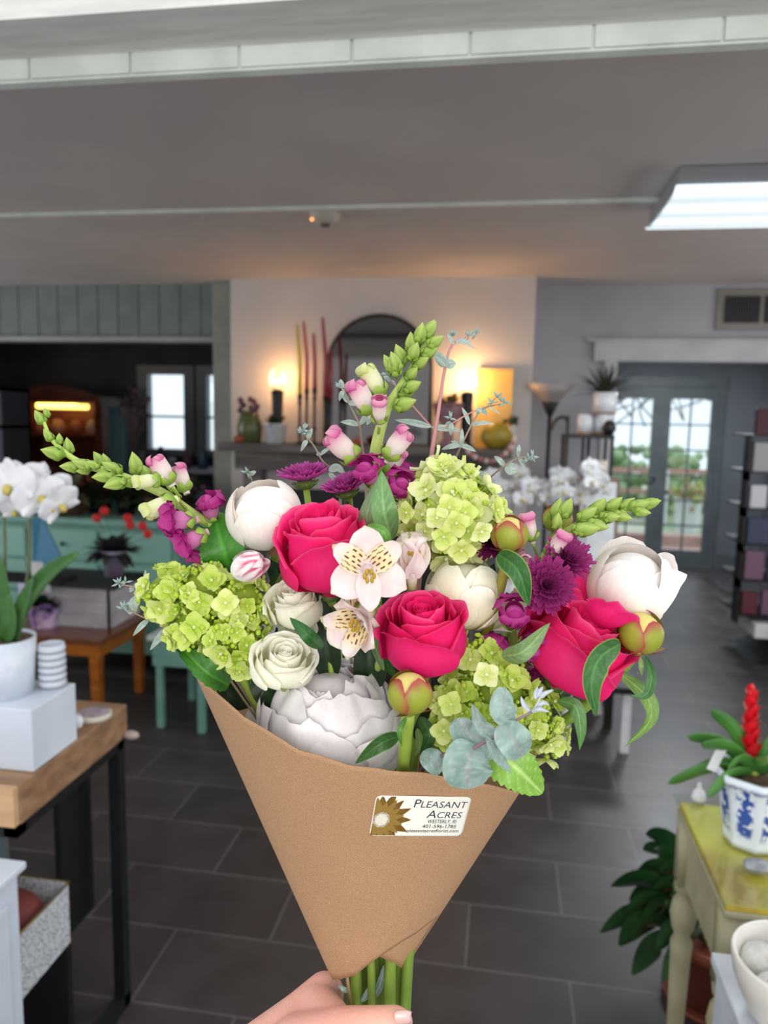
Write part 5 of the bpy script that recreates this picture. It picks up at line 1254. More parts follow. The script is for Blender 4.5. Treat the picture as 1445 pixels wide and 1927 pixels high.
b2_ = gbud('green peony bud with red seam, front centre below the pink rose', 768, 1340, .10, (.06, .97, .25), 41, 5, 2.0)
stem(b2_, [(768, 1342, .095), (763, 1400, .078), (758, 1450, .056), (752, 1510, .038), (735, 1620, .02), (735, 1800, .012), (730, 1960, .012), (700, 2150, .012)], .0042)
leaf(b2_, [(790, 1350, .06), (808, 1385, .07), (790, 1425, .06)], 20, col=DARK); leaf(b2_, [(785, 1370, .04), (790, 1400, .04), (778, 1425, .04)], 12, col=((90, 120, 50), (120, 150, 70)))
leaf(b2_, [(764, 1350, .10), (752, 1375, .105), (756, 1405, .10)], 8, 'lance', col=MID)
b3_ = gbud('cream-tipped peony bud at the far right under the big white peony', 1200, 1228, .06, (.02, .97, .25), 41, 7, 3.7)
to_fist(1196, 1226, .05, 7, .0042, b3_, (lin((130, 160, 60)), G_ST2), [(1150, 1280, .04), (1080, 1345, .02)])
leaf(b3_, [(1166, 1211, .085), (1128, 1238, .108), (1112, 1285, .112), (1122, 1348, .105)], 40, col=((36, 84, 40), (74, 124, 62)), edge=(140, 160, 70), side=(.25, 0))
leaf(b3_, [(1160, 1262, .05), (1215, 1310, .05), (1222, 1355, .055), (1175, 1405, .06)], 22, 'lance', col=((78, 120, 50), (124, 156, 74)), twist=.4)
leaf(b3_, [(1215, 1235, .06), (1226, 1275, .07), (1215, 1308, .07), (1185, 1310, .07)], 13, 'lance', col=((44, 92, 50), (76, 124, 66)), twist=-.5)
leaf(b3_, [(1205, 1236, .07), (1206, 1255, .075), (1208, 1272, .07)], 7, 'lance', col=((100, 130, 66), (130, 156, 90)))
leaf(b3_, [(1222, 1225, .05), (1235, 1222, .05), (1252, 1220, .05)], 7, 'lance', col=((150, 60, 60), (120, 110, 50)))
b4_ = gbud('small peony bud glimpsed behind the right snapdragon', 1046, 1002, .0, (.1, .97, .1), 27, 2, 5.0)
to_fist(1046, 1002, .0, 2, .003, b4_)
# white-red striped bud
t = thing('peony_bud', 'white peony bud streaked crimson lying over the left hydrangea', 'peony bud', matrix=frame(440, 1076, .06, (.78, .30, .45)), group='closed peony buds'); s = S(.06)
for j in range(4):
    def cf(u, v, j=j):
        f = sm(.42, .75, v) * (.5 + .5 * math.sin(u * 9 + j * 2 + 5 * n1(u * 2, v * 3, j))); return mixc(lin((240, 238, 234)), lin((206, 50, 106)), f)
    petal(27 * s, 78 * s * (1 - .12 * (j % 2)), j * 1.6, 1.1, .4, 0, .04, 0, j, prof_ball, .06, cfn=cf, base=.4, nu=16, nv=18).build('petal', A_soft, t, world=False)
MB().ball((0, 0, 36 * s), (22 * s, 22 * s, 34 * s), 16, 10, colf=lambda u, v: WH).build('inner_petals', A_soft, t, world=False)
to_fist(446, 1082, .04, 0, .0025, t, bend=[(470, 1150, .01)])

# ---- hydrangeas
def floret_mesh(seed, r, c_in, c_out, cup):
    rnd = random.Random(seed); mb = MB()
    for k in range(4):
        a = k * PI / 2 + rnd.uniform(-.12, .12); d = Vector((math.cos(a), math.sin(a), 0)); sd = Vector((-d.y, d.x, 0)); rr_ = r * rnd.uniform(.85, 1.1); cz = cup * rnd.uniform(.6, 1.3); ph = rnd.uniform(0, 6)
        def fn(U, V):
            u = U * 2 - 1; wv_ = .52 * rr_ * math.sin(PI * min(1, .1 + V * .82)) ** .6
            q = d * (rr_ * V * (1 - .12 * u * u * V)) + sd * u * wv_ + Vector((0, 0, cz * rr_ * V * V + .10 * rr_ * u * u + .05 * rr_ * math.sin(u * 5 + ph) * V - .0))
            return q, mixc(c_in, c_out, sm(.1, .9, V))
        mb.grid(fn, 6, 6)
    mb.ball((0, 0, r * .08), r * .13, 8, 6, colf=lambda u, v: mixc(c_out, (1, 1, 1), .25)); return mb
def bud_mesh(r, c):
    mb = MB(); mb.ball((0, 0, r * .7), (r, r, r * .9), 8, 6, colf=lambda u, v: c); mb.tube([(0, 0, -r * 3), (0, 0, 0)], r * .3, 4, cols=[c, c]); return mb
HYD = {'pale': [((204, 216, 112), (230, 236, 158)), ((198, 214, 104), (222, 232, 142)), ((214, 222, 132), (238, 242, 186))], 'lime': [((182, 210, 70), (212, 230, 112)), ((190, 216, 80), (220, 234, 130)), ((202, 218, 108), (230, 238, 158))]}
HM = {}
for kk, cols in HYD.items():
    HM[kk] = []
    for i, (a, b) in enumerate(cols):
        for j in range(2):
            o = floret_mesh(i * 2 + j, 1.0, lin(a), lin(b), (.12, .42)[j]).build('src', A_hyd); HM[kk].append(o.data); bpy.data.objects.remove(o)
o = bud_mesh(1.0, lin((196, 218, 90))).build('src', A_hyd); HB = o.data; bpy.data.objects.remove(o)
def hydrangea(lab, px, py, dz, lumps, kk, n, fr, k, seed, ndir=-.02, budf=.0, core=.8):
    """lumps: list of (px, py, dz, radius px)"""
    t = thing('hydrangea', lab, 'hydrangea', Q(px, py, dz), group='green hydrangea heads'); rnd = random.Random(seed); inv = wm(t).inverted()
    cnt = 0; tot = sum(l[3] ** 2 for l in lumps); mb_core = MB(); stems = MB(); hub = Q(px, py, dz)
    for (a, b, c, r) in lumps:
        ctr = Q(a, b, c); R_ = r * S(c); nn_ = int(n * r * r / tot * 2.0); 
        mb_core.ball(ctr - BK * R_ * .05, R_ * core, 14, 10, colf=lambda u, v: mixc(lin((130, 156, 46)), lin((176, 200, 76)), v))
        for i in range(nn_):
            z = 1 - 2 * (i + .5) / nn_; th = i * 2.39996 + seed; q = Vector((math.sqrt(1 - z * z) * math.cos(th), math.sqrt(1 - z * z) * math.sin(th), z))
            d = RT * q.x + UP * q.y + BK * q.z
            if q.z < ndir or cnt >= 96: continue
            d = (d + Vector((rnd.gauss(0, .16), rnd.gauss(0, .16), rnd.gauss(0, .16)))).normalized()
            pos = ctr + d * R_ * rnd.uniform(.88, 1.06)
            if any((pos - Q(a2, b2, c2)).length < r2 * S(c2) * .86 for (a2, b2, c2, r2) in lumps if (a2, b2) != (a, b)): continue
            isb = rnd.random() < budf; sz = fr * 1.12 * S(c) * rnd.uniform(.72, 1.25) * (.26 if isb else 1)
            me_ = HB if isb else rnd.choice(HM[kk])
            o = bpy.data.objects.new('bud' if isb else 'floret', me_); COL.objects.link(o); o.parent = t; cnt += 1
            o.matrix_basis = inv @ Matrix.Translation(pos) @ d.to_track_quat('Z', 'Y').to_matrix().to_4x4() @ rotz(rnd.uniform(0, 6)) @ Matrix.Scale(sz, 4)
            stems.tube([ctr.lerp(hub, .3), pos - d * .001], .0008, 4, cols=[lin((150, 176, 80))] * 2)
    mb_core.build('inner_florets', A_hyd, t); stems.build('stalks', A_stem, t)
    # clusters of tiny closed buds between the florets, too many to count
    mb = MB()
    for (a, b, c, r) in lumps:
        ctr = Q(a, b, c); R_ = r * S(c)
        for i in range(int(46 * (r / 60) ** 2)):
            d = (RT * rnd.gauss(0, 1) + UP * rnd.gauss(0, 1) + BK * abs(rnd.gauss(.4, 1))).normalized(); q0 = ctr + d * R_ * rnd.uniform(.86, .98)
            for j in range(3): mb.ball(q0 + Vector((rnd.gauss(0, .002), rnd.gauss(0, .002), rnd.gauss(0, .002))), rnd.uniform(.0012, .0022), 6, 4, colf=lambda u, v: lin((194, 218, 78)))
    o = mb.build('tiny_buds', A_hyd, t); o['kind'] = 'stuff'
    to_fist(px, py, dz - .02, k, .0035, t); return t
h1 = hydrangea('pale lime hydrangea head at the upper right of the bouquet', 850, 985, .02, [(845, 968, .02, 86), (890, 985, .02, 62), (800, 985, .02, 54), (840, 910, .02, 48)], 'pale', 96, 26, 4, 1)
h2 = hydrangea('wide lime hydrangea head at the left, above the serrated leaf', 410, 1190, .02, [(320, 1120, .02, 52), (385, 1115, .03, 56), (450, 1130, .035, 52), (370, 1180, .035, 52), (440, 1200, .04, 60), (480, 1150, .03, 36)], 'lime', 100, 22, 0, 2, budf=.12)
h3 = hydrangea('bright lime hydrangea head at the lower right by the eucalyptus', 930, 1330, .03, [(895, 1250, .045, 52), (870, 1320, .05, 56), (940, 1305, .055, 60), (1000, 1345, .045, 50), (850, 1370, .05, 36), (1030, 1390, .035, 34)], 'lime', 100, 22, 5, 3, budf=.12)
# loose larger florets on the outer edges
def extra(t, lst, kk='pale'):
    inv = wm(t).inverted()
    for i, (a, b, c, d, r) in enumerate(lst):
        o = bpy.data.objects.new('floret', HM[kk][(i * 2) % 6]); COL.objects.link(o); o.parent = t
        o.matrix_basis = inv @ Matrix.Translation(Q(a, b, c)) @ dirw(d).to_track_quat('Z', 'Y').to_matrix().to_4x4() @ rotz(i * 1.1) @ Matrix.Scale(r * S(c), 4)
extra(h2, [(262, 1125, .02, (-.9, .1, .5), 28), (452, 1262, .05, (-.1, -.5, .8), 27), (495, 1250, .055, (.3, -.5, .8), 25), (425, 1055 + 80, .075, (0, .3, 1), 27), (330, 1195, .05, (-.4, -.2, .9), 28)])
extra(h3, [(835, 1375, .085, (-.2, -.1, 1), 27), (848, 1325, .085, (-.2, .1, 1), 25), (915, 1270, .095, (0, .3, 1), 30), (1035, 1400, .06, (.4, -.6, .7), 26), (1050, 1370, .05, (.7, -.2, .6), 22)])
extra(h1, [(868, 1035, .075, (0, -.5, .9), 28), (935, 960, .06, (.8, .1, .6), 26), (905, 1000, .07, (.4, -.4, .8), 28), (765, 965, .06, (-.6, 0, .8), 22), (835, 1010, .08, (-.1, -.3, 1), 26), (822, 975, .062, (-.1, 0, 1), 27), (858, 985, .064, (.1, 0, 1), 27), (880, 1000, .06, (.2, -.1, 1), 25), (800, 1000, .055, (-.3, -.1, 1), 25), (845, 955, .062, (0, .1, 1), 27), (875, 965, .062, (.1, .1, 1), 25)])
# hydrangea leaves
leaf(h2, [(440, 1092, .01), (420, 1035, .035), (402, 962, .015)], 60, 'heart', col=((44, 108, 30), (76, 142, 50)), serr=13, fold=.12, label='broad round serrated leaf')
leaf(h2, [(430, 1290, .03), (385, 1262, .06), (322, 1200, .03)], 34, 'ovate', col=((40, 92, 26), (72, 130, 44)), serr=9, fold=.35, side=(.3, .3))
leaf(h3, [(905, 1395, .075), (965, 1440, .10), (1020, 1492, .09)], 58, 'heart', col=((112, 160, 58), (146, 192, 84)), serr=11, fold=.1, side=(0, .2), vein=(190, 220, 130), label='pale lime serrated leaf over the paper rim')
leaf(h3, [(1050, 1318, .05), (1082, 1330, .06), (1092, 1375, .06), (1090, 1412, .055)], 20, 'lance', col=((60, 110, 60), (110, 150, 84)), twist=.5)
leaf(h2, [(500, 1270, .02), (478, 1262, .03), (470, 1290, .03)], 10, col=DARK)

# ---- alstroemeria
AW, AP = lin((244, 240, 234)), lin((240, 216, 216))
def tepal(t, M, L, W, curve, c0=AW, stripes=False, green=False, seed=0, solid=0):
    mb = MB()
    def fn(U, V):
        u = U * 2 - 1; w_ = W * (math.sin(PI * (V * .80 + .10)) ** .8) * (1 if V < .9 else 1 - .55 * sm(.9, 1, V))
        q = Vector((L * V, u * w_, curve * L * V * V + .22 * W * u * u + .06 * W * math.sin(V * 9 + u * 3 + seed)))
        c = mixc(c0, AP, .5 + .6 * n1(u, V * 2, seed))
        if stripes:
            c = mixc(c, lin((246, 228, 150)), sm(.1, .35, V) * sm(.85, .5, V) * .7)
            k = math.sin(u * 17); ds = math.sin(V * 34 + round(u * 3) * 2.1)
            if .18 < V < .66 and k > .35 and ds > -.1: c = lin((112, 26, 44))
        if green and abs(u) < .42 * (1 - V * .5): 
            c = mixc(c, lin((142, 164, 70)), .6 + .4 * (abs(math.sin(u * 14)) > .7) )
        if V > .94: c = mixc(c, lin((170, 180, 110)), .6)
        return q, c
    mb.grid(fn, 28 if stripes else 14, 36 if stripes else 16); mb.v = [M @ v for v in mb.v]; return mb.build('tepal', A_petal, t, world=False)
def alstro(t, px, py, dz, ax, r, roll=0, opn=1.0, up=False):
    F = wm(t).inverted() @ frame(px, py, dz, ax, roll=roll); s = S(dz)
    for k in range(6):
        a = math.radians((90, 210, 330, 35, 145, 270)[k]); inner = k >= 3
        tilt = math.radians(90 - (52 if inner else 62) * opn)
        M = F @ rotz(a) @ Matrix.Rotation(-tilt, 4, 'Y')
        tepal(t, M, r * s * (1.0 if inner else .95), r * s * (.27 if inner else .40), -.18 * opn, stripes=(k in (3, 4)), green=not inner and k == 0 and opn < .5, seed=k)
    mb = MB()
    for k in range(6):
        a = k * 1.05; P = bez([F @ Vector((0, 0, r * s * .1)), F @ Vector((math.cos(a) * r * s * .05, math.sin(a) * r * s * .05 - r * s * .06, r * s * .4)), F @ Vector((math.cos(a) * r * s * .1, math.sin(a) * r * s * .1 - r * s * .16, r * s * .6))], 6)
        mb.tube(P, .0004, 5, cols=[lin((232, 214, 170))] * len(P)); mb.ball(P[-1], (.0012, .0012, .002), 6, 5, colf=lambda u, v: lin((196, 164, 60)))
    mb.build('stamens', A_petal, t, world=False)
    MB().tube([F @ Vector((0, 0, r * s * .12)), F @ Vector((0, 0, -r * s * .28))], [r * s * .13, r * s * .08], 10, cols=[AP, lin((150, 170, 80))]).build('flower_tube', A_petal, t, world=False)
al = thing('alstroemeria', 'white alstroemeria stem with maroon-flecked blooms in the bouquet centre', 'alstroemeria', Q(700, 1150, .03), group=None)
alstro(al, 690, 1072, .10, (.10, .12, .98), 88, .05, 1.0)
alstro(al, 775, 1088, .07, (.0, .97, .25), 92, .2, .26)
alstro(al, 690, 1160, .085, (-.55, -.30, .78), 90, 2.3, .62)
alstro(al, 672, 1112, .07, (.1, -.9, .4), 84, .6, .35)
for (p0_, p1_) in (((697, 1085, .09), (700, 1130, .05)), ((775, 1095, .06), (745, 1160, .03)), ((690, 1160, .075), (705, 1200, .03))):
    MB().tube(bez([Q(*p0_), Q((p0_[0] + p1_[0]) / 2 + 4, (p0_[1] + p1_[1]) / 2, (p0_[2] + p1_[2]) / 2), Q(*p1_), Q(712, 1260, .01)], 12), .0012, 6, cols=None).build('pedicel', A_stem, al)
to_fist(712, 1250, .015, 8, .0026, al)
leaf(al, [(738, 1015, .05), (722, 960, .085), (718, 886, .06)], 34, 'lance', col=((88, 132, 76), (124, 160, 100)), fold=.2, side=(.2, 0))
leaf(al, [(705, 1020, .04), (690, 975, .06), (712, 900, .05)], 22, 'lance', col=((96, 126, 84), (130, 150, 108)), side=(-.4, 0))
leaf(al, [(690, 990, .09), (722, 1002, .10), (735, 1045, .09)], 14, 'lance', col=((84, 138, 54), (110, 160, 76)))
leaf(al, [(606, 1220, .06), (580, 1195, .08), (545, 1162, .07)], 20, 'lance', col=((34, 84, 38), (58, 110, 54)))

# ---- chrysanthemums
MG, MG2, MGd = lin((176, 50, 140)), lin((206, 96, 176)), lin((96, 14, 66))
def mum(lab, px, py, dz, ax, R, k, seed, flat=.5, c=(MG, MG2, MGd)):
    t = thing('chrysanthemum', lab, 'chrysanthemum', matrix=frame(px, py, dz, ax), group='purple chrysanthemums'); s = S(dz); R *= s; rnd = random.Random(seed)
    for ring, n in enumerate((26, 24, 20, 16, 12)):
        f = ring / 4; mb = MB()
        for j in range(n):
            a = 2 * PI * (j + .5 * ring) / n + rnd.uniform(-.06, .06); e = .22 + 1.12 * f + rnd.uniform(-.08, .08); L = R * (.98 - .50 * f) * rnd.uniform(.9, 1.06); W = R * .115
            d = Vector((math.cos(a) * math.cos(e), math.sin(a) * math.cos(e), math.sin(e))); sd = Vector((-math.sin(a), math.cos(a), 0)); up_ = d.cross(sd) * -1
            def fn(U, V):
                u = U * 2 - 1; return Vector((0, 0, R * .22 * flat)) + d * L * V + sd * u * W * math.sin(PI * (.15 + V * .72)) ** .7 + Vector((0, 0, 1)) * (W * .5 * u * u + L * .18 * V * V * (1 - f)), mixc(c[2], mixc(c[0], c[1], V if abs(u) > .5 else V * .4), sm(0, .5, V) * (1 - .45 * f))
            mb.grid(fn, 4, 7)
        mb.build('petal_ring', A_petal, t, world=False)
    mb = MB()
    for j in range(60):
        r_ = R * .32 * math.sqrt(j / 60); a = j * 2.4; mb.ball((r_ * math.cos(a), r_ * math.sin(a), R * (.36 - .5 * (r_ / R) ** 2)), R * .042, 6, 4, colf=lambda u, v: mixc(c[2], c[0], v * .5))
    mb.build('disc', A_petal, t, world=False)
    mb = MB().ball((0, 0, R * .02), (R * .36, R * .36, R * .2), 14, 8, colf=lambda u, v: lin((92, 112, 50)))
    for j in range(16):
        a = j * .3927; mb.tube([(math.cos(a) * R * .1, math.sin(a) * R * .1, -R * .12), (math.cos(a) * R * .36, math.sin(a) * R * .36, 0), (math.cos(a) * R * .5, math.sin(a) * R * .5, R * .12)], [R * .04, R * .05, R * .015], 5, cols=[lin((96, 120, 54))] * 3)
    mb.build('calyx', A_leaf, t, world=False)
    to_fist(px, py, dz, k, .0024, t); return t
mum('purple chrysanthemum seen from the side above the top pink rose', 575, 912, .0, (-.12, .95, .25), 52, 3, 1)
mum('purple chrysanthemum tucked between the top rose and the tall leaf', 655, 930, .015, (-.25, .9, .35), 48, 4, 2)
mum('round plum chrysanthemum left of the leaning pink rose', 1026, 1105, .062, (-.05, .25, .95), 58, 6, 3, c=(lin((140, 34, 100)), lin((176, 66, 136)), lin((62, 8, 44))))
mum('plum chrysanthemum behind, under the right snapdragon', 1060, 1058, .045, (.25, .5, .8), 52, 7, 4, c=(lin((146, 36, 104)), lin((182, 70, 142)), lin((62, 8, 44))))
mum('dark plum chrysanthemum mostly hidden under the upper hydrangea', 925, 1025, .03, (-.2, .4, .85), 44, 9, 5, c=(lin((120, 24, 84)), lin((150, 50, 112)), lin((52, 6, 36))))

# ---- snapdragons
SG, SG2 = lin((164, 190, 84)), lin((120, 160, 52))
SPINK, SWH, SMAG = lin((226, 130, 184)), lin((240, 236, 214)), lin((170, 22, 120))
def calyx(L, parent, inv=None):
    mb = MB()
    for j in range(5):
        a = j * 2 * PI / 5
        def fn(U, V): u = U * 2 - 1; w_ = L * .2 * math.sin(PI * (.2 + V * .8)) ** .8; r = L * (.06 + .24 * sm(0, .6, V)); return Vector((r * math.cos(a + u * w_ / max(r, 1e-5) * .9), r * math.sin(a + u * w_ / max(r, 1e-5) * .9), L * .42 * V)), mixc(SG2, SG, V)
        mb.grid(fn, 5, 7)
    return mb
def bloom_mesh(kind, L, seed=0):
    """closed or open snapdragon flower along +z, upper lip toward +y"""
    mb = MB(); r0 = L * .20
    if kind == 'pale': ca, cb, cc = lin((226, 228, 170)), lin((236, 236, 206)), lin((206, 214, 130))
    elif kind == 'pink': ca, cb, cc = lin((232, 220, 214)), lin((240, 226, 216)), lin((214, 92, 160))
    else: ca, cb, cc = lin((222, 160, 196)), lin((206, 90, 164)), lin((166, 16, 116))
    def tube_(u, v):
        a = 2 * PI * u; r = r0 * (.45 + .62 * sm(0, .55, v)) * (math.sqrt(max(0, 1 - max(0, (v - .80) / .24) ** 2)) if kind != 'open' else 1 + .2 * v); 
        z = L * .86 * v; y = r * math.sin(a) * 1.08; x = r * math.cos(a) * .92
        k = .5 + .5 * math.sin(a); strip = .25 * (math.sin(a * 9) > .3) * (kind != 'pale')
        return Vector((x, y, z)), mixc(mixc(ca, cb, v), cc, sm(.55, .95, v) * (.25 + .75 * k) + strip * .5 * (1 - v))
    mb.grid(tube_, 24, 18, True)
    big = 1.0 if kind != 'open' else 1.7
    if kind == 'open': mb.ball((0, -.05 * L, .84 * L), (.22 * L, .20 * L, .18 * L), 14, 10, colf=lambda u, v: mixc(cb, cc, .3 + .5 * (u > .5)))
    # two upper lobes curling back, three lower lobes
    for (a0, le, wd, back, zz) in (((70, .34, .21, .9, .80), (110, .34, .21, .9, .80), (-50, .26, .17, .75, .76), (-90, .28, .19, .75, .76), (-130, .26, .17, .75, .76)) if kind != 'open' else ((66, .48, .36, .9, .74), (114, .48, .36, .9, .74), (-40, .30, .24, .75, .70), (-90, .34, .28, .75, .70), (-140, .30, .24, .75, .70))):
        an = math.radians(a0 if kind != 'open' else a0 + (20 if a0 == 105 else -20 if a0 == 75 else 0)); d = Vector((math.cos(an), math.sin(an), 0)); sd = Vector((-d.y, d.x, 0)); LL = L * le * big; WW = L * wd * (big ** .8)
        def fn(U, V):
            u = U * 2 - 1; th = V * (2.3 if kind != 'open' else 1.5) + (.1 if kind != 'open' else .55)
            o_ = d * (r0 * .55 + LL * .42 * math.sin(th)) + Vector((0, 0, L * zz + LL * .42 * (math.cos(th) if kind != 'open' else .9 * math.cos(th * .9))))
            w_ = WW * math.sin(PI * (.18 + .68 * V)) ** .6
            return o_ + sd * u * w_ * .9 - d * (u * u * w_ * .35) + Vector((n1(u * 3, V * 3, seed + a0), n1(u * 3, V * 3, 9 + a0), n1(u * 3, V * 3, 5 + a0))) * (.10 if kind != 'open' else .3) * LL * V, mixc(mixc(cb, cc, .55), cc, V)
        mb.grid(fn, 8, 10)
    return mb
BM = {}
for kd in ('pale', 'pink', 'open'):
    o = bloom_mesh(kd, 1.0).build('src', A_petal); BM[kd] = o.data; bpy.data.objects.remove(o)
o = calyx(1.0, None).build('src', A_leaf); BM['calyx'] = o.data; bpy.data.objects.remove(o)
mb = MB(); mb.grid(lambda u, v: (Vector((.27 * math.sin(PI * v ** .85) * math.cos(2 * PI * u) * (1 + .06 * math.sin(8 * PI * u)), .27 * math.sin(PI * v ** .85) * math.sin(2 * PI * u) * (1 + .06 * math.sin(8 * PI * u)), v * (1.0 - .0))), mixc(SG2, lin((190, 206, 110)), v * .8 + .2 * math.sin(10 * PI * u))), 20, 12, True)
o = mb.build('src', A_leaf); BM['bud'] = o.data; bpy.data.objects.remove(o)
def snap_part(t, kind, px, py, dz, ax, L, up=(0, 1, 0), name=None):
    inv = wm(t).inverted(); z = dirw(ax); y = dirw(up); y = y - z * y.dot(z); y = y.normalized() if y.length > .01 else z.orthogonal(); x = y.cross(z)
    M = Matrix.Translation(Q(px, py, dz)) @ Matrix((x, y, z)).transposed().to_4x4() @ Matrix.Scale(L * S(dz), 4)
    o = bpy.data.objects.new(name or ('bud' if kind == 'bud' else 'blossom'), BM[kind]); COL.objects.link(o); o.parent = t; o.matrix_basis = inv @ M
    c = bpy.data.objects.new('calyx', BM['calyx']); COL.objects.link(c); c.parent = o
    c.matrix_basis = Matrix.Scale(.85 if kind != 'bud' else 1.0, 4)
    return o
def snapdragon(lab, path, r, buds, blooms, k, joinbend=None):
    t = thing('snapdragon', lab, 'snapdragon', Q(*path[-1]), group='snapdragon spikes')
    P = bez([Q(*p) for p in path], 30); n = len(P)
    MB().tube(P, [r * (.28 + .72 * min(1, i / n * 1.6)) for i in range(n)], 10, cols=[mixc(SG, lin((178, 190, 110)), i / n) for i in range(n)]).build('spike_stem', A_stem, t)
    for b in buds: snap_part(t, 'bud', *b)
    for (kd, a, b, c, ax, L, upv, st) in blooms:
        snap_part(t, kd, a, b, c, ax, L, upv)
        if st: pp = bez([Q(a, b, c), Q((a + st[0]) / 2, (b + st[1]) / 2 + 3, (c + st[2]) / 2), Q(*st)], 6); MB().tube(pp, .0012, 6, cols=[SG] * len(pp)).build('pedicel', A_stem, t)
    to_fist(path[-1][0], path[-1][1], path[-1][2], k, r * 1.0, t)
    return t
lb = [(85, 800, .03, (-.55, .83, .1), 34), (100, 832, .035, (-.5, .8, .2), 30), (92, 786, .03, (-.45, .85, -.1), 22), (112, 838, .035, (.1, .95, .3), 24), (124, 858, .04, (-.95, .25, .3), 46), (132, 858, .03, (-.1, .95, .2), 36), (152, 880, .045, (-.95, .05, .4), 38), (176, 880, .05, (-.9, .3, .4), 40), (172, 885, .045, (-.9, -.1, .5), 28), (196, 878, .03, (-.5, .8, .2), 34), (190, 880, .05, (-.9, .4, .5), 30), (205, 885, .03, (-.3, .95, .1), 34), (232, 893, .04, (-.75, .5, .5), 46), (262, 898, .03, (-.2, .95, .2), 50), (218, 895, .05, (-.9, -.1, .5), 44), (240, 902, .055, (-.8, -.35, .6), 48), (285, 905, .03, (-.5, .8, .1), 38), (258, 908, .05, (-.9, .0, .5), 36)]
sn1 = snapdragon('snapdragon spike arching out to the upper left, buds at its tip', [(78, 782, .03), (100, 830, .035), (150, 870, .04), (220, 893, .04), (300, 925, .035), (350, 958, .03), (400, 992, .02)], .0034, lb,
    [('pale', 308, 900, .05, (-.93, -.2, .4), 62, (0, .6, 1), (325, 925, .035)), ('pale', 335, 938, .055, (-.85, -.45, .4), 78, (0, .8, .6), (352, 958, .03)),
     ('pink', 325, 915, .045, (-.5, .85, .2), 74, (-1, .4, .3), (340, 935, .03)), ('pink', 352, 930, .03, (-.35, .9, -.1), 66, (1, .6, .2), None),
     ('open', 372, 978, .05, (-.85, -.05, .5), 74, (0, .9, .4), (392, 988, .02)), ('open', 392, 1000, .045, (-.8, -.45, .4), 70, (.2, .8, .4), None), ('open', 402, 985, .02, (-.1, .9, .5), 60, (.5, .8, .2), None), ('open', 400, 1025, .01, (-.4, -.7, .5), 54, (0, .5, .5), None)], 0)
cb = []
for i, (a, b, ax, L) in enumerate(((795, 640, (.6, .8, .1), 44), (786, 650, (.2, .95, .3), 44), (802, 655, (.8, .5, .3), 40), (776, 668, (-.1, .95, .4), 44), (790, 672, (.85, .4, .4), 42), (772, 680, (.3, .7, .7), 44), (762, 690, (-.4, .9, .3), 46), (775, 692, (.8, .4, .5), 40), (752, 702, (-.4, .9, .3), 44), (762, 715, (.6, .5, .7), 40), (748, 712, (-.3, .9, .5), 46), (758, 735, (.8, .3, .5), 42), (748, 745, (.8, .35, .5), 46), (742, 702, (-.5, .85, .1), 40), (738, 768, (.85, .25, .3), 50), (800, 632, (.5, .85, 0), 36))): cb.append((a, b, .02 + .004 * (i % 3), ax, L))
sn2 = snapdragon('tallest snapdragon spike, upright in the centre with bent bud tip', [(808, 628, .02), (790, 665, .02), (758, 720, .02), (728, 770, .018), (708, 840, .015), (704, 900, .01), (706, 960, 0)], .0042, cb,
    [('pale', 722, 750, .03, (-.52, .84, .15), 80, (-.8, -.2, .5), (725, 778, .02)), ('pink', 700, 785, .035, (-.45, .87, .2), 84, (-.9, 0, .4), (715, 800, .02)), ('pink', 714, 800, .05, (.0, .75, .65), 66, (0, 1, 0), (712, 815, .02)),
     ('pink', 676, 872, .03, (-.72, .68, .2), 92, (-.5, .8, .3), (702, 905, .012)), ('pink', 722, 868, .035, (.62, .77, .15), 84, (-.4, .9, .3), (706, 905, .012)), ('pink', 725, 900, .01, (.5, .84, -.1), 68, (.4, .8, .3), None),
     ('open', 708, 915, .03, (-.35, .6, .7), 66, (0, 1, 0), None), ('open', 728, 932, .02, (.5, .4, .8), 66, (.3, .9, 0), None), ('open', 738, 925, .0, (.4, .9, .2), 60, (.3, .9, 0), None)], 4)
rb = [(1205, 952, .03, (.95, .25, .1), 40), (1180, 958, .035, (.9, .3, .2), 44), (1165, 962, .03, (.7, .65, .2), 38), (1150, 968, .04, (.85, -.2, .4), 40), (1138, 965, .03, (.7, .65, .1), 44), (1122, 976, .04, (.95, .1, .4), 44), (1110, 972, .03, (.6, .75, .2), 46), (1100, 984, .045, (.9, -.2, .4), 46), (1085, 984, .04, (.7, .6, .3), 48), (1080, 998, .05, (.9, .1, .5), 50), (1190, 962, .04, (.9, -.1, .3), 34), (1055, 978, .035, (.4, .9, .2), 46), (1042, 985, .03, (.2, .95, .2), 50), (1075, 1000, .05, (.8, .3, .6), 40), (1132, 975, .045, (.9, .1, .5), 36), (1045, 1000, .04, (.1, .95, .3), 38)]
sn3 = snapdragon('snapdragon spike pointing right with green buds and pink throats', [(1238, 940, .03), (1180, 960, .032), (1110, 980, .035), (1062, 1005, .03), (1025, 1050, .02), (1005, 1095, .01)], .0034, rb,
    [('pink', 1003, 1022, .04, (-.25, .93, .2), 66, (-.2, 0, 1), (1015, 1050, .02)), ('pink', 1030, 1055, .045, (.45, .85, .3), 72, (.3, .3, .9), (1020, 1070, .015)), ('pink', 990, 1072, .05, (-.2, .5, .85), 50, (0, 1, 0), (1005, 1085, .02)), ('pink', 985, 1058, .03, (-.4, .6, .7), 44, (0, 1, 0), None)], 6)
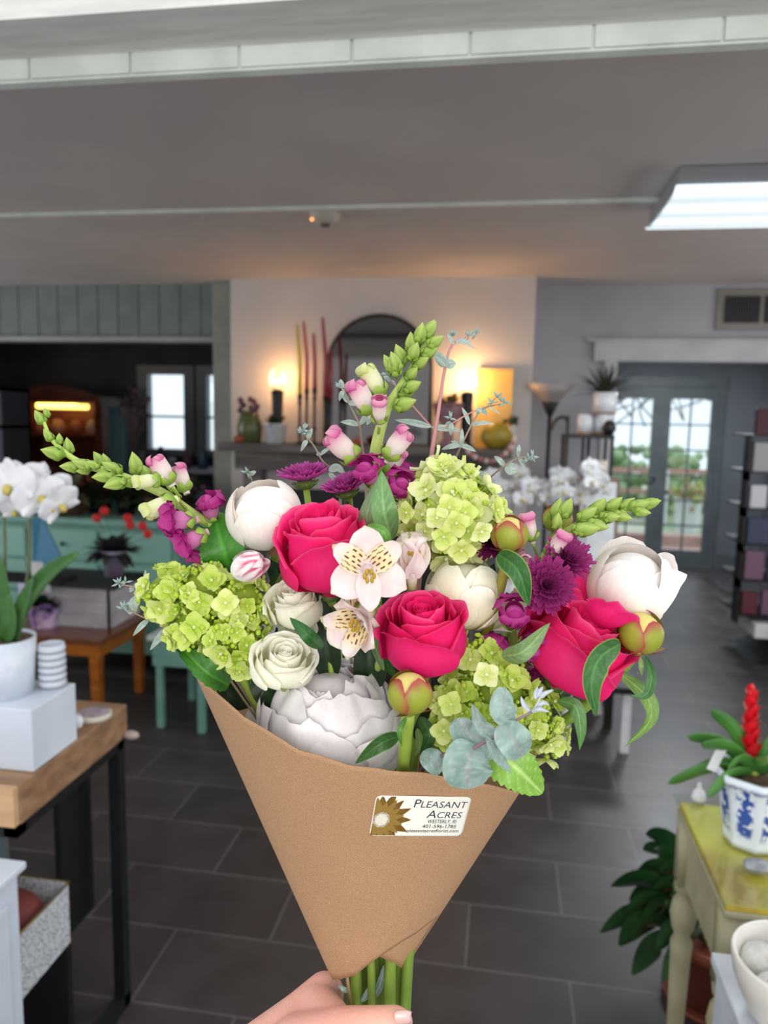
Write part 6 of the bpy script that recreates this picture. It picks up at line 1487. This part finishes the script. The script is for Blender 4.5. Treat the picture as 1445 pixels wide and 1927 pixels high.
sn4 = snapdragon('short magenta snapdragon blooms low between cream peony and leaning rose', [(958, 1150, .02), (965, 1180, .02), (968, 1220, .01)], .003, [],
    [('open', 962, 1178, .05, (-.05, .55, .8), 74, (0, 1, 0), None), ('open', 980, 1205, .05, (.3, -.2, .9), 64, (0, 1, 0), None), ('open', 950, 1200, .035, (-.5, -.3, .8), 56, (0, 1, 0), None), ('open', 985, 1245, .01, (.3, -.6, .6), 54, (0, 1, 0), None)], 7)

# ---- eucalyptus
E1, E2 = (124, 148, 138), (172, 190, 180)
def euc(lab, path, leaves, r=.0012, tips=(), k=None, sc_=(lin((150, 130, 110)), lin((140, 120, 100)))):
    t = thing('eucalyptus_sprig', lab, 'eucalyptus', Q(*path[-1]), group=None)
    P = bez([Q(*p) for p in path], 24); n = len(P); MB().tube(P, [r * (.45 + .55 * i / n) for i in range(n)], 8, cols=[mixc(sc_[0], sc_[1], i / n) for i in range(n)]).build('stem', A_stem, t)
    for lf in leaves:
        mid, wd = lf[0], lf[1]; kd = lf[2] if len(lf) > 2 else 'ovate'; sd = lf[3] if len(lf) > 3 else (0, 0)
        leaf(t, mid, wd, kd, col=(E1, E2), m=A_euc, fold=.08, nu=8, nv=12, side=sd, vein=(150, 150, 142))
    for (a, b, c) in tips:
        mb = MB()
        for j in range(7):
            d = (RT * random.gauss(0, 1) + UP * random.gauss(.5, 1) + BK * random.gauss(0, .8)).normalized(); q = Q(a, b, c); L = .0055
            mb.tube([q, q + d * L * .5, q + d * L], [.0004, .0011, .0002], 5, flat=.4, cols=[lin((150, 172, 164))] * 3)
        mb.build('tip_leaves', A_euc, t)
    if k is not None: to_fist(*path[-1], k, r * 1.1, t, sc_)
    return t
def pr(a, b, c, dx1, dy1, dx2, dy2, w_, kd='ovate'):
    """a pair of leaves at a node"""
    return [([(a, b, c), (a + dx1 * .5, b + dy1 * .5 - 2, c + .003), (a + dx1, b + dy1, c)], w_, kd), ([(a, b, c), (a + dx2 * .5, b + dy2 * .5 - 2, c - .002), (a + dx2, b + dy2, c - .004)], w_, kd)]
PKS = (lin((196, 142, 140)), lin((176, 120, 118)))
euc('tall pink-stemmed eucalyptus sprig rising highest right of centre', [(878, 632, -.01), (850, 650, -.01), (836, 700, -.01), (824, 780, -.01), (812, 855, -.01), (806, 930, -.02)],
    pr(838, 690, -.008, -22, -28, 20, -6, 15) + [([(840, 688, 0), (832, 676, .003), (818, 668, .002)], 14), ([(855, 648, 0), (848, 638, 0), (842, 628, 0)], 6), ([(858, 645, 0), (872, 640, 0), (888, 645, 0)], 6), ([(862, 642, 0), (880, 648, 0), (898, 658, 0)], 4)] + pr(812, 804, -.01, -70, -14, 58, 8, 9, 'lance'), .0018, [(882, 632, -.01), (896, 628, -.01), (852, 632, -.01)], 4, PKS)
euc('thin pink eucalyptus twig crossing behind the snapdragon to the pink stem', [(728, 706, -.02), (760, 745, -.02), (812, 804, -.012)], pr(735, 718, -.02, -14, -10, 10, 8, 6), .0008, [(728, 706, -.02)], None, PKS)
euc('eucalyptus sprig with curving pink and green twigs right of centre', [(945, 760, -.01), (905, 772, -.01), (872, 830, -.01), (852, 880, -.02), (846, 940, -.02)],
    pr(905, 768, -.01, -8, 14, 12, 14, 9) + pr(884, 800, -.01, 45, -4, -15, -34, 6, 'lance') + pr(866, 838, -.01, -36, 8, 30, 12, 7, 'lance') + pr(868, 842, -.01, 2, -36, -20, -12, 6, 'lance') + [([(920, 765, 0), (930, 772, 0), (942, 780, 0)], 3, 'lance')], .0010, [(948, 758, -.01), (925, 758, -.01), (935, 748, -.01)], 6)
euc('thin arching eucalyptus twig carrying a small leaf cluster at its middle', [(940, 760, -.012), (890, 775, -.012), (845, 800, -.012), (820, 812, -.012)], pr(850, 796, -.01, -2, 24, -14, 8, 7), .0008, [(848, 786, -.01)], None, PKS)
euc('small eucalyptus sprig standing right of the upper hydrangea', [(1000, 860, -.02), (975, 862, -.02), (945, 880, -.02), (918, 905, -.03), (900, 950, -.03)],
    pr(975, 860, -.02, 2, -24, 14, 24, 6) + pr(950, 878, -.02, -20, -20, 22, -2, 8) + [([(950, 880, -.02), (962, 888, -.02), (975, 884, -.02)], 9), ([(915, 905, -.03), (900, 895, -.03), (880, 905, -.03)], 16)], .0009, [(1002, 858, -.02), (995, 864, -.02)], 9)
euc('eucalyptus sprig left of the tall snapdragon with pale paired leaves', [(646, 730, -.01), (660, 765, -.01), (676, 800, -.01), (680, 830, -.015), (690, 900, -.02)],
    pr(646, 735, -.01, -8, 20, -6, -22, 7) + pr(655, 758, -.01, 22, 6, -12, -18, 8) + pr(676, 800, -.01, -36, -6, 26, -28, 8, 'lance') + [([(690, 800, -.01), (700, 780, -.01), (698, 768, -.01)], 8)], .0011, [(640, 730, -.01)], 1)
euc('short eucalyptus sprig leaning left above the first chrysanthemum', [(570, 815, -.01), (590, 838, -.01), (605, 865, -.01), (622, 885, -.015), (640, 930, -.02)],
    pr(578, 828, -.01, -12, 22, 10, -22, 7) + pr(600, 858, -.01, 24, -16, -4, -6, 5, 'lance') + [([(618, 886, .0), (635, 880, .0), (650, 895, 0)], 12), ([(618, 890, 0), (628, 900, 0), (622, 912, 0)], 7)], .0010, [(568, 815, -.01), (572, 808, -.01)], 3)
euc('single small eucalyptus tip peeking over the upper left white peony', [(470, 888, -.02), (474, 905, -.02), (490, 950, -.03)], pr(472, 895, -.02, 10, -8, -12, -8, 6), .0008, [(466, 890, -.02)], 0)
euc('low left eucalyptus sprig below the lime hydrangea', [(240, 1146, .02), (262, 1158, .02), (290, 1170, .02), (330, 1185, .01), (420, 1240, -.01)],
    pr(252, 1150, .02, -2, -26, -14, -2, 10, 'round') + pr(280, 1165, .02, -30, 32, 2, -52, 8, 'lance') + pr(318, 1180, .02, -36, 44, 16, -20, 11), .0010, [(236, 1142, .02), (232, 1146, .02)], 0)
euc('upper left eucalyptus tip beside the lime hydrangea', [(226, 1100, .02), (250, 1104, .02), (275, 1110, .015), (330, 1130, .0)], pr(252, 1105, .02, 18, -6, -8, 10, 8) + pr(272, 1106, .02, 2, -34, 10, -4, 6, 'lance'), .0009, [(224, 1098, .02), (236, 1096, .02)], 1)
# the big lower sprig over the paper rim
t = thing('eucalyptus_sprig', 'broad-leaved blue-green eucalyptus sprig hanging over the kraft paper rim', 'eucalyptus', Q(885, 1410, .10))
B1, B2 = (96, 128, 116), (162, 186, 176)
P = bez([Q(*p) for p in ((1000, 1340, .12), (960, 1362, .125), (932, 1385, .125), (905, 1400, .12), (875, 1415, .11), (800, 1440, .06), (740, 1560, .01), (712, 1750, -.005), (705, 1900, -.01))], 36)
MB().tube(P, [.0008 + .0009 * i / len(P) for i in range(len(P))], 8, cols=[lin((138, 112, 122))] * len(P)).build('stem', A_stem, t)
for mid, wd, kd, sd in (([(895, 1402, .115), (880, 1440, .125), (880, 1484, .118)], 47, 'round', (0, .1)), ([(920, 1392, .115), (880, 1380, .11), (860, 1352, .10)], 30, 'round', (.3, 0)), ([(935, 1380, .125), (905, 1365, .118), (888, 1324, .105)], 24, 'ovate', (-.3, 0)),
                       ([(958, 1362, .13), (946, 1330, .135), (952, 1296, .125)], 26, 'round', (.1, 0)), ([(940, 1362, .13), (968, 1395, .14), (985, 1422, .13)], 32, 'round', (0, .2)), ([(915, 1385, .128), (935, 1420, .138), (962, 1455, .13)], 20, 'ovate', (.5, 0)),
                       ([(905, 1400, .10), (920, 1410, .095), (938, 1412, .09)], 20, 'round', (.2, 0)), ([(832, 1450, .08), (815, 1432, .085), (795, 1415, .08)], 22, 'round', (0, .6))):
    leaf(t, mid, wd, kd, col=(B1, B2), m=A_euc, fold=.1, side=sd, vein=(150, 150, 150), nu=14, nv=20)
for mid in ([(1000, 1340, .12), (1015, 1334, .122), (1035, 1340, .12)], [(998, 1340, .12), (985, 1325, .12), (980, 1310, .118)], [(1005, 1335, .12), (1022, 1322, .12), (1034, 1328, .118)], [(1012, 1312, .12), (1016, 1300, .12), (1022, 1292, .118)], [(1016, 1314, .12), (1026, 1304, .12), (1042, 1298, .118)], [(1008, 1316, .12), (1008, 1304, .12), (1012, 1292, .118)]):
    leaf(t, mid, 7, 'ovate', col=((150, 156, 170), (182, 188, 200)), m=A_euc, nu=6, nv=8, name='young_leaf')
MB().tube(bez([Q(1000, 1340, .12), Q(1010, 1326, .12), Q(1016, 1312, .12)], 8), .0007, 6, cols=None).build('twig', A_stem, t)
t = thing('eucalyptus_sprig', 'small eucalyptus leaves caught among the stems at the paper bottom', 'eucalyptus', Q(690, 1860, .0))
for mid, wd in (([(700, 1880, .0), (716, 1850, .004), (722, 1815, 0)], 12), ([(680, 1885, .008), (690, 1870, .01), (698, 1850, .008)], 9), ([(655, 1868, .012), (646, 1860, .014), (636, 1856, .012)], 8)): leaf(t, mid, wd, col=(B1, B2), m=A_euc, nu=8, nv=10)
MB().tube([Q(662, 1900, .014), Q(655, 1850, .014), Q(650, 1800, .01)], .0012, 6, cols=[lin((150, 124, 90))] * 3).build('twig', A_stem, t)

# ---- deep greenery filling the bouquet's heart
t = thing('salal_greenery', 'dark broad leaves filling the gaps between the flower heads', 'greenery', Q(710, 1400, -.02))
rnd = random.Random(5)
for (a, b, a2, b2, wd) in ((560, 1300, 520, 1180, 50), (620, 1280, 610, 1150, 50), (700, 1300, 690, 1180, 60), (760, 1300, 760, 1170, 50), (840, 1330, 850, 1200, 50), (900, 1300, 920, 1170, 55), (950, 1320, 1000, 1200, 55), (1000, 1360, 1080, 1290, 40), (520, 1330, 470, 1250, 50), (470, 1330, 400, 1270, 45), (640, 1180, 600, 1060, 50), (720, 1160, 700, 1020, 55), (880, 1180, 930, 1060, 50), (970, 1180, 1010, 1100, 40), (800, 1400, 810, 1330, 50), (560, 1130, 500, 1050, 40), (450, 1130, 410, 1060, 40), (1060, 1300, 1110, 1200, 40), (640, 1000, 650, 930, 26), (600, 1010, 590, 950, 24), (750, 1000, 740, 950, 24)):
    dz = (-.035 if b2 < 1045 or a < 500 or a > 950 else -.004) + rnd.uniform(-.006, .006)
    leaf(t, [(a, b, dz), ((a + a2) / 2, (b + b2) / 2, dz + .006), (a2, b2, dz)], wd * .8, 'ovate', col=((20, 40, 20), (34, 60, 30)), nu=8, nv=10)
stem(t, [(720, 1330, -.03), (715, 1500, -.015), (710, 1700, -.008), (705, 1900, -.008), (700, 2150, -.008)], .003)
